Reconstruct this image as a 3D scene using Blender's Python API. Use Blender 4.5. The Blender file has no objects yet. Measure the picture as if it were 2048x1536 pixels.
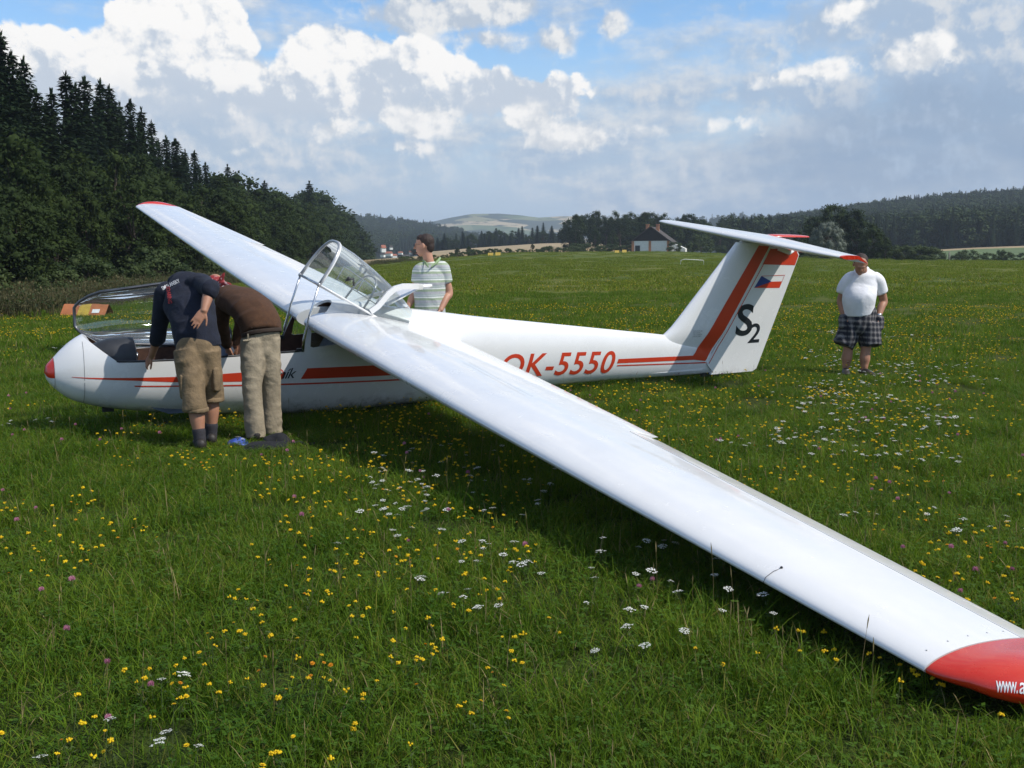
import bpy, bmesh, math, random
import numpy as np
from mathutils import Vector, Matrix, noise as mnoise
from mathutils.bvhtree import BVHTree

random.seed(7)
RNG = np.random.default_rng(7)
SC = bpy.context.scene
COL = SC.collection
RAD = math.radians

# ------------------------------------------------------------------ camera
CAM_H = 1.594
cam_data = bpy.data.cameras.new('camera')
cam = bpy.data.objects.new('camera', cam_data)
COL.objects.link(cam)
F_PX = 2170.86
cam_data.sensor_width = 36.0
cam_data.lens = F_PX / 2048 * 36.0
cam_data.clip_start = 0.1
cam_data.clip_end = 40000
PITCH, ROLL = RAD(7.0527), RAD(-0.4743)
cam.matrix_world = (Matrix.Translation((0, 0, CAM_H)) @ Matrix.Rotation(RAD(90) - PITCH, 4, 'X')
                    @ Matrix.Rotation(ROLL, 4, 'Z'))
SC.camera = cam

# ------------------------------------------------------------------ render settings
SC.render.engine = 'CYCLES'
SC.view_settings.view_transform = 'Standard'
SC.view_settings.look = 'None'
SC.view_settings.gamma = 1.0
SC.view_settings.use_curve_mapping = False
SC.view_settings.exposure = 0.0
SC.cycles.use_denoising = True
try:
    SC.cycles.denoiser = 'OPENIMAGEDENOISE'
    SC.cycles.denoising_input_passes = 'RGB_ALBEDO_NORMAL'
except Exception:
    pass
SC.cycles.max_bounces = 8
SC.cycles.diffuse_bounces = 3
SC.cycles.glossy_bounces = 3
SC.cycles.transmission_bounces = 6
SC.cycles.transparent_max_bounces = 10
SC.cycles.volume_bounces = 0
SC.cycles.caustics_reflective = False
SC.cycles.caustics_refractive = False
SC.cycles.sample_clamp_indirect = 4

# ------------------------------------------------------------------ sun
SUN_EL, SUN_AZ = RAD(47), RAD(111)          # azimuth clockwise from +Y (the camera looks along +Y)
sun_dir = Vector((math.sin(SUN_AZ) * math.cos(SUN_EL), math.cos(SUN_AZ) * math.cos(SUN_EL), math.sin(SUN_EL)))
sd = bpy.data.lights.new('sun', 'SUN')
sd.energy = 4.5
sd.angle = RAD(0.53)
sd.color = (1.0, 0.95, 0.87)
sun = bpy.data.objects.new('sun', sd)
COL.objects.link(sun)
sun.rotation_euler = (-sun_dir).to_track_quat('-Z', 'Y').to_euler()


# ------------------------------------------------------------------ node expression helper
class NX:
    def __init__(self, tree):
        self.t = tree

    def node(self, typ, **kw):
        n = self.t.nodes.new(typ)
        for k, v in kw.items():
            setattr(n, k, v)
        return n

    def set(self, sock, v):
        if isinstance(v, bpy.types.NodeSocket):
            self.t.links.new(v, sock)
        else:
            sock.default_value = v

    def m(self, op, a, b=None, c=None, clamp=False):
        n = self.node('ShaderNodeMath', operation=op, use_clamp=clamp)
        self.set(n.inputs[0], a)
        if b is not None:
            self.set(n.inputs[1], b)
        if c is not None:
            self.set(n.inputs[2], c)
        return n.outputs[0]

    def add(self, a, b): return self.m('ADD', a, b)
    def sub(self, a, b): return self.m('SUBTRACT', a, b)
    def mul(self, a, b): return self.m('MULTIPLY', a, b)
    def div(self, a, b): return self.m('DIVIDE', a, b)
    def mx(self, a, b): return self.m('MAXIMUM', a, b)
    def mn(self, a, b): return self.m('MINIMUM', a, b)

    def vec(self, x, y, z=0.0):
        n = self.node('ShaderNodeCombineXYZ')
        for i, v in enumerate((x, y, z)):
            self.set(n.inputs[i], v)
        return n.outputs[0]

    def vm(self, op, a, b=None):
        n = self.node('ShaderNodeVectorMath', operation=op)
        self.set(n.inputs[0], a)
        if b is not None:
            self.set(n.inputs[1], b)
        return n.outputs[1] if op in ('LENGTH', 'DOT_PRODUCT', 'DISTANCE') else n.outputs[0]

    def sep(self, v):
        n = self.node('ShaderNodeSeparateXYZ')
        self.set(n.inputs[0], v)
        return n.outputs[0], n.outputs[1], n.outputs[2]

    def noise(self, v, scale, detail=4, rough=0.5, dist=0.0, lac=2.0):
        n = self.node('ShaderNodeTexNoise')
        self.set(n.inputs['Vector'], v)
        n.inputs['Scale'].default_value = scale
        n.inputs['Detail'].default_value = detail
        n.inputs['Roughness'].default_value = rough
        n.inputs['Lacunarity'].default_value = lac
        n.inputs['Distortion'].default_value = dist
        return n.outputs[0]

    def ramp(self, v, lo, hi, a=0.0, b=1.0, smooth=True):
        n = self.node('ShaderNodeMapRange')
        n.interpolation_type = 'SMOOTHSTEP' if smooth else 'LINEAR'
        n.clamp = True
        self.set(n.inputs[0], v)
        for i, x in enumerate((lo, hi, a, b)):
            self.set(n.inputs[1 + i], x)
        return n.outputs[0]

    def mix(self, f, a, b):
        n = self.node('ShaderNodeMix', data_type='RGBA')
        self.set(n.inputs[0], f)
        for s, v in ((n.inputs[6], a), (n.inputs[7], b)):
            if not isinstance(v, bpy.types.NodeSocket) and len(v) == 3:
                v = (*v, 1)
            self.set(s, v)
        return n.outputs[2]


# ------------------------------------------------------------------ world: physical sky plus cloud layers in the sky directions
def px_dir(px, py):
    a = (px - 1024) / F_PX
    return math.degrees(math.atan(a)), math.degrees(math.atan((499 - py - (px - 1024) * 0.0083) / F_PX * math.cos(math.atan(a))))


def build_world():
    w = bpy.data.worlds.new('World')
    SC.world = w
    w.use_nodes = True
    w.cycles.sampling_method = 'MANUAL'
    w.cycles.sample_map_resolution = 256
    t = w.node_tree
    t.nodes.clear()
    X = NX(t)
    out = X.node('ShaderNodeOutputWorld')
    bg = X.node('ShaderNodeBackground')
    bg.inputs['Strength'].default_value = 0.1
    sky = X.node('ShaderNodeTexSky', sky_type='NISHITA')
    sky.sun_disc = False
    sky.sun_elevation = SUN_EL
    sky.sun_rotation = SUN_AZ
    sky.altitude = 500
    sky.air_density = 1.0
    sky.dust_density = 0.35
    sky.ozone_density = 2.5
    tc = X.node('ShaderNodeTexCoord')
    d = X.vm('NORMALIZE', tc.outputs['Generated'])
    dx, dy, dz = X.sep(d)
    el = X.mul(X.m('ARCSINE', dz), 57.2958)
    az = X.mul(X.m('ARCTAN2', dx, dy), 57.2958)
    # position on the sky: degrees, azimuth shrunk towards the zenith so nothing pinches
    p = X.vec(X.mul(az, X.m('COSINE', X.m('ARCSINE', dz))), el, 0.0)
    # fractal noises, evaluated twice for relief
    ldir = (1.0, 1.35, 0.0)

    def fb(scale, off, detail=7, rough=0.55, sh=0.0, sx=1.0):
        q = X.vm('ADD', p, tuple(c * sh for c in ldir)) if sh else p
        q = X.vm('MULTIPLY', q, (sx, 1.0, 1.0))
        q = X.vm('ADD', q, (off, off * 0.7, off * 1.3))
        o = X.noise(q, scale, detail, rough)
        o.node.noise_dimensions = '2D'
        return o

    big = fb(0.20, 3.1, 8, 0.56)
    big_s = fb(0.20, 3.1, 8, 0.56, sh=0.35)
    med = fb(0.55, 9.7, 6, 0.6)
    med_s = fb(0.55, 9.7, 6, 0.6, sh=0.16)
    flat = fb(0.16, 21.3, 7, 0.58, sx=0.4)
    flat_s = fb(0.16, 21.3, 7, 0.58, sh=0.35, sx=0.4)
    billow = X.node('ShaderNodeTexVoronoi', feature='F1', voronoi_dimensions='2D')
    X.set(billow.inputs['Vector'], X.vm('ADD', p, X.vm('MULTIPLY', X.vec(med, big, 0.0), (2.0, 2.0, 0.0))))
    billow.inputs['Scale'].default_value = 0.75
    billow.inputs['Detail'].default_value = 1.0
    bil = billow.outputs['Distance']
    relief = X.add(X.mul(X.sub(big, big_s), 5.5), X.mul(X.sub(med, med_s), 2.2))

    def field(blobs):
        f = None
        for (px, py, rx, ry) in blobs:
            a, e = px_dir(px, py)
            k = 0.0264
            dlt = X.vm('MULTIPLY', X.vm('SUBTRACT', p, (a, e, 0.0)), (1 / (rx * k), 1 / (ry * k), 0.0))
            g = X.sub(1.0, X.vm('LENGTH', dlt))
            g = X.mul(g, min(rx, ry) / 70.0)
            f = g if f is None else X.mx(f, g)
        return f

    col = sky.outputs[0]
    col = X.mix(1.0, col, col)
    hs = X.node('ShaderNodeHueSaturation')
    hs.inputs['Saturation'].default_value = SKY_SAT
    hs.inputs['Value'].default_value = SKY_VAL
    X.set(hs.inputs['Color'], sky.outputs[0])
    col = hs.outputs[0]

    def over(col, alpha, c):
        return X.mix(alpha, col, c)

    K = 9.0
    white, pale, grey, dark = [tuple(K * v for v in c) for c in
                               ((1.16, 1.14, 1.11), (0.78, 0.82, 0.87), (0.46, 0.59, 0.77), (0.32, 0.44, 0.62))]
    # thin haze towards the horizon
    hz = X.ramp(el, 11.5, 2.5, 0.0, 0.985)
    haze_c = X.mix(X.ramp(az, 2, 24), tuple(K * v for v in (0.56, 0.70, 0.86)), tuple(K * v for v in (0.46, 0.58, 0.74)))
    col = over(col, hz, haze_c)
    # streaky stratocumulus, denser to the right and towards the horizon
    dens = X.add(X.mul(X.ramp(az, -4, 16), 0.17), X.mul(X.ramp(el, 10, 4), 0.13))
    dens = X.mul(dens, X.ramp(X.m('ABSOLUTE', az), 150, 60))
    sa = X.ramp(X.add(flat, dens), 0.52, 0.72)
    sc = X.mix(X.ramp(X.add(X.mul(X.sub(flat, flat_s), 4.0), X.mul(relief, 0.25)), -0.35, 0.45), grey, tuple(K * v for v in (0.86, 0.89, 0.92)))
    rdark = X.mul(X.ramp(az, 4, 22), X.ramp(el, 12.0, 6.0))
    sc = X.mix(X.mul(rdark, 0.55), sc, dark)
    col = over(col, X.mul(sa, 0.93), sc)

    def cumulus(col, blobs, amp, soft, c_lo, c_hi, lo, hi, a_max=1.0, base=None, fine=0.6, rel=1.0, fade=None):
        f = field(blobs)
        n = X.add(X.mul(X.sub(big, 0.5), amp), X.mul(X.sub(med, 0.5), amp * fine))
        n = X.add(n, X.mul(X.sub(0.42, bil), amp * 0.30))
        f = X.add(f, n)
        al = X.mul(X.ramp(f, 0.0, soft), a_max)
        sh = X.mul(X.add(relief, X.mul(X.sub(0.40, bil), 0.7)), rel)
        if fade:
            f0, f1 = px_dir(1024, fade[0])[1], px_dir(1024, fade[1])[1]
            al = X.mul(al, X.ramp(X.add(el, X.mul(X.sub(big, 0.5), 2.5)), f0, f1))
        if base is not None:            # brightness falls off towards the flat base
            e0, e1 = px_dir(1024, base[0])[1], px_dir(1024, base[1])[1]
            sh = X.add(sh, X.ramp(X.add(el, X.mul(X.sub(big, 0.5), 5.0)), e0, e1, -1.1, 0.5))
        c = X.mix(X.ramp(sh, lo, hi), c_lo, c_hi)
        return over(col, al, c)

    # upper right grey bank
    col = cumulus(col, [(1500, 120, 190, 55), (1700, 60, 350, 85), (1950, 120, 320, 140), (1620, 190, 280, 75), (1330, 200, 220, 50), (1520, 55, 120, 40)],
                  1.3, 0.8, grey, pale, -0.4, 0.6, 0.92)
    col = cumulus(col, [(1900, 240, 350, 110), (1760, 340, 440, 95), (2200, 260, 320, 150)], 1.0, 1.0, dark, grey, -0.3, 0.9, 0.75)
    # upper middle cloud
    col = cumulus(col, [(900, 45, 220, 60), (1010, 30, 140, 70), (760, 20, 100, 26), (1110, 95, 80, 45), (1220, 65, 60, 50), (980, 90, 170, 40)],
                  1.1, 0.42, tuple(K * v for v in (0.58, 0.66, 0.77)), tuple(K * v for v in (1.0, 1.0, 0.99)), -0.6, 0.40, 0.97)
    col = cumulus(col, [(75, 22, 70, 10)], 0.6, 0.9, pale, pale, -1, 1, 0.5)
    # white cumulus towers on the left
    col = cumulus(col, [(390, 105, 150, 112), (460, 105, 95, 95), (300, 130, 95, 75), (255, 110, 45, 40), (60, 150, 230, 85), (190, 150, 70, 45), (400, 200, 260, 90),
                        (530, 160, 45, 50), (690, 160, 135, 105), (650, 140, 80, 80), (810, 175, 180, 85), (950, 190, 160, 65), (1060, 205, 120, 48), (1120, 190, 60, 36), (640, 210, 120, 90)],
                  0.80, 0.15, tuple(K * v for v in (0.66, 0.74, 0.85)), white, -0.75, 0.35, 1.0, base=(265, 110), fade=(330, 225))
    # grey bases in front, melting into the hazy layer below
    col = cumulus(col, [(360, 200, 115, 58), (480, 225, 90, 45), (620, 265, 300, 55), (880, 225, 220, 45), (420, 280, 330, 85), (1030, 250, 180, 55), (150, 260, 260, 70)],
                  0.85, 0.9, tuple(K * v for v in (0.52, 0.645, 0.80)), tuple(K * v for v in (0.90, 0.92, 0.95)), -0.55, 0.55, 0.80, fine=0.3, rel=0.7)
    col = cumulus(col, [(700, 330, 700, 75), (300, 330, 500, 70), (1150, 350, 500, 60)], 0.9, 1.1, tuple(K * v for v in (0.53, 0.67, 0.83)), tuple(K * v for v in (0.86, 0.89, 0.93)), -0.30, 0.35, 0.6, fine=0.2, rel=0.6)
    # low sunlit tufts
    col = cumulus(col, [(870, 250, 110, 46), (1110, 280, 130, 38), (1060, 245, 75, 54), (820, 300, 100, 24), (700, 265, 80, 26), (1290, 262, 40, 17), (1460, 252, 55, 19), (1640, 150, 140, 28),
                        (1790, 135, 90, 34), (1560, 175, 80, 22), (1820, 105, 55, 20), (505, 306, 50, 15), (1660, 45, 80, 26)],
                  0.9, 0.30, pale, white, -0.9, 0.30, 0.95)
    # clouds all round, outside the frame as well
    gen = X.ramp(X.add(big, X.mul(X.sub(med, 0.5), 0.3)), 0.52, 0.66)
    side = X.ramp(X.m('ABSOLUTE', az), 29, 42)
    top = X.ramp(el, 14.5, 22)
    gm = X.mul(gen, X.mx(side, top))
    gc = X.mix(X.ramp(relief, -0.5, 0.5), pale, white)
    col = over(col, X.mul(gm, 0.9), gc)
    # below the horizon: dull ground tone, never in view
    col = X.mix(X.ramp(el, -0.5, -4.0), col, (0.9, 1.1, 0.6))
    X.set(bg.inputs['Color'], col)
    t.links.new(bg.outputs[0], out.inputs[0])


SKY_SAT, SKY_VAL = 1.15, 1.75
build_world()


# ------------------------------------------------------------------ small helpers
def link(o, parent=None):
    COL.objects.link(o)
    if parent is not None:
        o.parent = parent
    return o


def tag(o, label=None, cat=None, group=None, kind=None):
    if label: o['label'] = label
    if cat: o['category'] = cat
    if group: o['group'] = group
    if kind: o['kind'] = kind
    return o


def empty(name, loc=(0, 0, 0), rz=0.0, parent=None):
    o = bpy.data.objects.new(name, None)
    o.empty_display_size = 0.2
    o.location = loc
    o.rotation_euler = (0, 0, rz)
    return link(o, parent)


def mobj(name, mesh, parent=None):
    return link(bpy.data.objects.new(name, mesh), parent)


class MB:
    """collects vertices and faces with a material index"""
    def __init__(self):
        self.v, self.f, self.mi, self.sm = [], [], [], []

    def face(self, idx, mi=0, smooth=True):
        self.f.append(tuple(idx)); self.mi.append(mi); self.sm.append(smooth)

    def add(self, verts, faces, mi=0, smooth=True):
        o = len(self.v)
        self.v += [tuple(x) for x in verts]
        for f in faces:
            self.face([i + o for i in f], mi, smooth)

    def loft(self, rings, mi=0, caps=(True, True), smooth=True, closed=True):
        o = len(self.v)
        n = len(rings[0])
        for r in rings:
            self.v += [tuple(x) for x in r]
        for i in range(len(rings) - 1):
            for j in range(n if closed else n - 1):
                k = (j + 1) % n
                self.face((o + i * n + j, o + i * n + k, o + (i + 1) * n + k, o + (i + 1) * n + j), mi, smooth)
        if closed and caps[0]:
            self.face([o + j for j in reversed(range(n))], mi, False)
        if closed and caps[1]:
            self.face([o + (len(rings) - 1) * n + j for j in range(n)], mi, False)

    def tube(self, pts, rad, n=8, mi=0, ends=True):
        pts = [Vector(q) for q in pts]
        if not isinstance(rad, (list, tuple)):
            rad = [rad] * len(pts)
        rings = []
        up = None
        for i, q in enumerate(pts):
            a = pts[max(i - 1, 0)]; b = pts[min(i + 1, len(pts) - 1)]
            t = (b - a).normalized()
            if up is None:
                up = Vector((0, 0, 1)) if abs(t.z) < 0.9 else Vector((1, 0, 0))
            s = t.cross(up).normalized()
            up = s.cross(t).normalized()
            rings.append([q + (s * math.cos(2 * math.pi * j / n) + up * math.sin(2 * math.pi * j / n)) * rad[i] for j in range(n)])
        self.loft(rings, mi, (ends, ends))

    def box(self, c, s, mi=0, rot=None):
        c = Vector(c)
        vs = []
        for x in (-1, 1):
            for y in (-1, 1):
                for z in (-1, 1):
                    q = Vector((x * s[0] / 2, y * s[1] / 2, z * s[2] / 2))
                    if rot is not None:
                        q = rot @ q
                    vs.append(c + q)
        self.add(vs, [(0, 1, 3, 2), (4, 6, 7, 5), (0, 4, 5, 1), (2, 3, 7, 6), (0, 2, 6, 4), (1, 5, 7, 3)], mi, False)

    def ball(self, c, r, mi=0, nu=10, nv=6, rot=None):
        c = Vector(c)
        if not isinstance(r, (list, tuple)):
            r = (r, r, r)
        rings = []
        for i in range(nv + 1):
            th = math.pi * (0.02 + 0.96 * i / nv)
            ring = []
            for j in range(nu):
                ph = 2 * math.pi * j / nu
                q = Vector((r[0] * math.sin(th) * math.cos(ph), r[1] * math.sin(th) * math.sin(ph), r[2] * math.cos(th)))
                ring.append(c + (rot @ q if rot is not None else q))
            rings.append(ring)
        self.loft(rings, mi)

    def mesh(self, name, mats=(), fix=True, sharp=None):
        me = bpy.data.meshes.new(name)
        me.from_pydata(self.v, [], self.f)
        me.polygons.foreach_set('material_index', self.mi)
        me.polygons.foreach_set('use_smooth', self.sm)
        for m in mats:
            me.materials.append(m)
        if fix:
            bm = bmesh.new(); bm.from_mesh(me)
            bmesh.ops.recalc_face_normals(bm, faces=bm.faces)
            bm.to_mesh(me); bm.free()
        if sharp is not None:
            me.set_sharp_from_angle(angle=RAD(sharp))
        me.update()
        return me

    def build(self, name, mats, parent=None, fix=True, sharp=None):
        if not isinstance(mats, (list, tuple)):
            mats = [mats]
        return mobj(name, self.mesh(name, mats, fix, sharp), parent)


# ------------------------------------------------------------------ materials
def pmat(name, color, rough=0.6, metal=0.0, coat=0.0, spec=0.5, var=0.0, vscale=8.0, bump=0.0, bscale=60.0, coord='Object', sheen=0.0, rvar=0.0):
    m = bpy.data.materials.new(name)
    m.use_nodes = True
    t = m.node_tree
    X = NX(t)
    b = t.nodes['Principled BSDF']
    b.inputs['Roughness'].default_value = rough
    b.inputs['Metallic'].default_value = metal
    b.inputs['Coat Weight'].default_value = coat
    b.inputs['Coat Roughness'].default_value = 0.05
    b.inputs['Specular IOR Level'].default_value = spec
    if sheen:
        b.inputs['Sheen Weight'].default_value = sheen
    b.inputs['Base Color'].default_value = (*color, 1)
    if var or bump or rvar:
        tc = X.node('ShaderNodeTexCoord')
        co = tc.outputs[coord]
    if var:
        n = X.noise(co, vscale, 5, 0.6)
        f = X.ramp(n, 0.3, 0.7, 1 - var, 1 + var)
        mm = X.vm('SCALE', (color[0], color[1], color[2]))
        X.set(mm.node.inputs['Scale'], f)
        X.set(b.inputs['Base Color'], mm)
    if rvar:
        X.set(b.inputs['Roughness'], X.ramp(X.noise(co, vscale * 0.7, 5, 0.6), 0.3, 0.7, max(rough - rvar, 0.02), rough + rvar))
    if bump:
        bn = X.node('ShaderNodeBump')
        bn.inputs['Strength'].default_value = 1.0
        bn.inputs['Distance'].default_value = bump
        X.set(bn.inputs['Height'], X.noise(co, bscale, 4, 0.6))
        X.set(b.inputs['Normal'], bn.outputs[0])
    return m
# ------------------------------------------------------------------ glider (body frame: x aft from the nose, y to port, z up)
GL_YAW, GL_PITCH, GL_ROLL = RAD(28.4959), RAD(1.0433), RAD(8.1076)
GL_POS = Vector((-4.0897, 9.4419, 0.5608))
M3 = (Matrix.Rotation(GL_YAW, 3, 'Z') @ Matrix.Rotation(GL_PITCH, 3, 'Y') @ Matrix.Rotation(GL_ROLL, 3, 'X'))
# columns for (forward, port, up)
GL_MAT = Matrix.Translation(GL_POS) @ (M3 @ Matrix(((-1, 0, 0), (0, -1, 0), (0, 0, 1)))).to_4x4()


def B(x, y, z):
    return Vector((-x, y, z))


def gl_world(x, y, z):
    return GL_MAT @ B(x, y, z)


def paint(name, color, rough=0.22, bump=0.0, dirt=0.0):
    m = bpy.data.materials.new(name)
    m.use_nodes = True
    X = NX(m.node_tree)
    b = m.node_tree.nodes['Principled BSDF']
    tc = X.node('ShaderNodeTexCoord')
    co = tc.outputs['Object']
    n = X.noise(co, 3.0, 6, 0.62)
    n2 = X.noise(co, 26.0, 4, 0.6)
    f = X.add(X.ramp(n, 0.3, 0.72, -0.025, 0.02), X.ramp(n2, 0.62, 0.8, 0, -0.04))
    base = X.vm('SCALE', color)
    X.set(base.node.inputs['Scale'], X.add(1.0, f))
    c = base
    if dirt:
        x, y, z = X.sep(co)
        low = X.mul(X.ramp(z, -0.22, -0.42), X.ramp(X.noise(co, 9.0, 7, 0.7), 0.42, 0.7))
        c = X.mix(X.mul(low, dirt), base, (0.13, 0.11, 0.07))
    X.set(b.inputs['Base Color'], c)
    X.set(b.inputs['Roughness'], X.ramp(X.noise(co, 5.0, 5, 0.65), 0.3, 0.75, rough * 0.88, rough * 1.2))
    b.inputs['Coat Weight'].default_value = 0.55
    b.inputs['Coat Roughness'].default_value = 0.04
    if bump:
        bn = X.node('ShaderNodeBump')
        bn.inputs['Strength'].default_value = 1.0
        bn.inputs['Distance'].default_value = bump
        X.set(bn.inputs['Height'], X.add(X.noise(co, 4.0, 2, 0.5), X.mul(X.noise(co, 17.0, 2, 0.5), 0.12)))
        X.set(b.inputs['Normal'], bn.outputs[0])
        X.set(b.inputs['Coat Normal'], bn.outputs[0])
    return m


M_white = paint('white gloss paint', (0.735, 0.735, 0.73), 0.25, 0.0012, 0.55)
M_wing = paint('white wing paint', (0.725, 0.718, 0.702), 0.24, 0.0010)
M_red = paint('red gloss paint', (0.53, 0.022, 0.006), 0.25, 0.0015)
M_decal_red = paint('orange red stripe paint', (0.56, 0.045, 0.016), 0.35)
M_decal_black = pmat('black lettering film', (0.014, 0.018, 0.024), 0.4, var=0.2)
M_decal_blue = pmat('blue flag film', (0.02, 0.05, 0.22), 0.4, var=0.1)
M_decal_white = pmat('white lettering film', (0.78, 0.78, 0.78), 0.4, var=0.05)
M_dark = pmat('black rubber seal', (0.015, 0.015, 0.017), 0.6, var=0.3)
M_line = pmat('panel joint grey', (0.20, 0.20, 0.205), 0.7, var=0.3)  # plain dark grey of the panel joint lines and placard print
M_metal = pmat('polished aluminium tube', (0.62, 0.63, 0.64), 0.25, metal=1.0, var=0.1)
M_alum = pmat('grey painted frame', (0.40, 0.41, 0.42), 0.35, metal=0.5, var=0.15)
M_brown = pmat('brown cockpit lining', (0.085, 0.040, 0.024), 0.8, var=0.25, vscale=14, bump=0.002, bscale=80)
M_charcoal = pmat('charcoal vinyl', (0.022, 0.024, 0.028), 0.45, var=0.25, bump=0.001, bscale=120)
M_cushion = pmat('grey blue seat fabric', (0.10, 0.125, 0.17), 0.9, var=0.25, bump=0.002, bscale=200)
M_rubber = pmat('tyre rubber', (0.018, 0.018, 0.018), 0.85, var=0.3)

# canopy perspex: thin glass with real reflection, no refraction offset
def glass_mat():
    m = bpy.data.materials.new('clear perspex')
    m.use_nodes = True
    t = m.node_tree
    t.nodes.clear()
    X = NX(t)
    out = X.node('ShaderNodeOutputMaterial')
    tr = X.node('ShaderNodeBsdfTransparent')
    tr.inputs[0].default_value = (0.90, 0.95, 0.95, 1)
    gl = X.node('ShaderNodeBsdfGlossy')
    gl.inputs['Roughness'].default_value = 0.03
    gl.inputs['Color'].default_value = (1, 1, 1, 1)
    fr = X.node('ShaderNodeFresnel')
    fr.inputs[0].default_value = 1.55
    sh = X.node('ShaderNodeMixShader')
    X.set(sh.inputs[0], X.mn(X.add(X.mul(fr.outputs[0], 1.35), 0.02), 0.9))
    t.links.new(tr.outputs[0], sh.inputs[1])
    t.links.new(gl.outputs[0], sh.inputs[2])
    # faint dust film
    df = X.node('ShaderNodeBsdfDiffuse')
    df.inputs[0].default_value = (0.7, 0.7, 0.68, 1)
    tc = X.node('ShaderNodeTexCoord')
    sh2 = X.node('ShaderNodeMixShader')
    X.set(sh2.inputs[0], X.ramp(X.noise(tc.outputs['Object'], 4.0, 7, 0.7), 0.3, 0.8, 0.015, 0.09))
    t.links.new(sh.outputs[0], sh2.inputs[1])
    t.links.new(df.outputs[0], sh2.inputs[2])
    t.links.new(sh2.outputs[0], out.inputs[0])
    return m


M_glass = glass_mat()

glider = empty('glider')
glider.matrix_world = GL_MAT
tag(glider, 'white two-seat glider with red stripes and both canopies open, parked on the meadow', 'glider')

# fuselage stations: x, bottom, top (with the closed canopy line), half width
FS = [(0.0, -0.012, 0.012, 0.012), (0.012, -0.060, 0.058, 0.055), (0.035, -0.097, 0.090, 0.085), (0.07, -0.138, 0.128, 0.118), (0.125, -0.190, 0.190, 0.155),
      (0.19, -0.238, 0.252, 0.190), (0.317, -0.290, 0.335, 0.238), (0.48, -0.333, 0.395, 0.270), (0.67, -0.364, 0.448, 0.290), (0.9, -0.395, 0.502, 0.304),
      (1.11, -0.420, 0.540, 0.312), (1.58, -0.458, 0.590, 0.322), (2.0, -0.482, 0.612, 0.325), (2.32, -0.497, 0.618, 0.324), (2.6, -0.498, 0.612, 0.318),
      (2.84, -0.493, 0.600, 0.308), (3.1, -0.482, 0.560, 0.295), (3.38, -0.470, 0.524, 0.277), (3.77, -0.456, 0.478, 0.248), (4.09, -0.440, 0.436, 0.226),
      (4.79, -0.395, 0.360, 0.183), (5.43, -0.362, 0.292, 0.150), (6.1, -0.345, 0.220, 0.118), (6.6, -0.341, 0.166, 0.094), (7.0, -0.338, 0.110, 0.072),
      (7.3, -0.332, 0.02, 0.052), (7.5, -0.325, -0.10, 0.034)]
_FX = np.array([s[0] for s in FS])


def _cr(x):
    """smooth interpolation of the stations"""
    out = []
    for k in (1, 2, 3):
        y = np.array([s[k] for s in FS])
        m = np.gradient(y, _FX)
        i = int(np.clip(np.searchsorted(_FX, x) - 1, 0, len(_FX) - 2))
        h = _FX[i + 1] - _FX[i]
        t = (x - _FX[i]) / h
        if x < 0.19:
            out.append(y[i] + (y[i + 1] - y[i]) * t)
        else:
            out.append((2 * t**3 - 3 * t**2 + 1) * y[i] + (t**3 - 2 * t**2 + t) * h * m[i] + (-2 * t**3 + 3 * t**2) * y[i + 1] + (t**3 - t**2) * h * m[i + 1])
    return out


def fus_ring(x, n=56, inset=0.0):
    zb, zt, w = _cr(x)
    zb += inset; zt -= inset; w -= inset
    zc = zb + (zt - zb) * (0.42 if x < 3.2 else 0.42 + 0.06 * min((x - 3.2) / 2, 1))
    ex = 2.0 + 0.35 * min(max(x / 0.8, 0), 1) - 0.3 * min(max((x - 3) / 2, 0), 1)
    r = []
    for j in range(n):
        a = 2 * math.pi * j / n
        c, s = math.cos(a), math.sin(a)
        e = 2 / ex
        yy = w * math.copysign(abs(c) ** e, c)
        hh = (zt - zc) if s > 0 else (zc - zb)
        r.append(B(x, yy, zc + hh * math.copysign(abs(s) ** e, s)))
    return r


def lerp_x(a, b, n):
    return [a + (b - a) * i / n for i in range(n)]


xs = [0.0, 0.012, 0.035] + lerp_x(0.07, 0.30, 8) + lerp_x(0.30, 3.4, 50) + lerp_x(3.4, 7.5, 36) + [7.5]
fb_ = MB(); fb_.loft([fus_ring(x) for x in xs])
fus = fb_.build('fuselage', [M_white, M_brown], glider)
fi = MB(); fi.loft([fus_ring(x, 40, 0.022) for x in lerp_x(0.36, 3.0, 40) + [3.0]], 1)
inner = fi.build('inner', [M_white, M_brown])


def prism_xz(poly, y0, y1, mi=0):
    mb = MB()
    mb.loft([[B(x, y0, z) for x, z in poly], [B(x, y1, z) for x, z in poly]], mi, smooth=False)
    return mb


# cockpit opening seen from the side, its floor line is the canopy sill
cut1 = prism_xz([(0.300, 0.338), (0.58, 0.124), (1.05, 0.133), (1.54, 0.152), (2.21, 0.181), (2.30, 0.45), (2.345, 0.64), (2.2, 0.9), (0.25, 0.9)], -0.6, 0.6).build('cut', [M_white, M_dark])
pl = []
for k in range(20):                       # roof opening under the rear canopy, rounded behind
    a = math.pi * k / 19 - math.pi / 2
    pl.append((2.25 + 0.34 * math.cos(a), 0.255 * math.sin(a)))
pl = [(2.1, -0.255)] + pl + [(2.1, 0.255)]
mb = MB(); mb.loft([[B(x, y, 0.45) for x, y in pl], [B(x, y, 0.9) for x, y in pl]], smooth=False)
cut2 = mb.build('cut', [M_white])
win = [(2.300, 0.225), (2.315, 0.375), (2.34, 0.400), (2.80, 0.400), (2.86, 0.37), (2.87, 0.29), (2.82, 0.26), (2.33, 0.213)]
cut3 = prism_xz(win, -0.6, 0.6).build('cut', [M_white])


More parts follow.
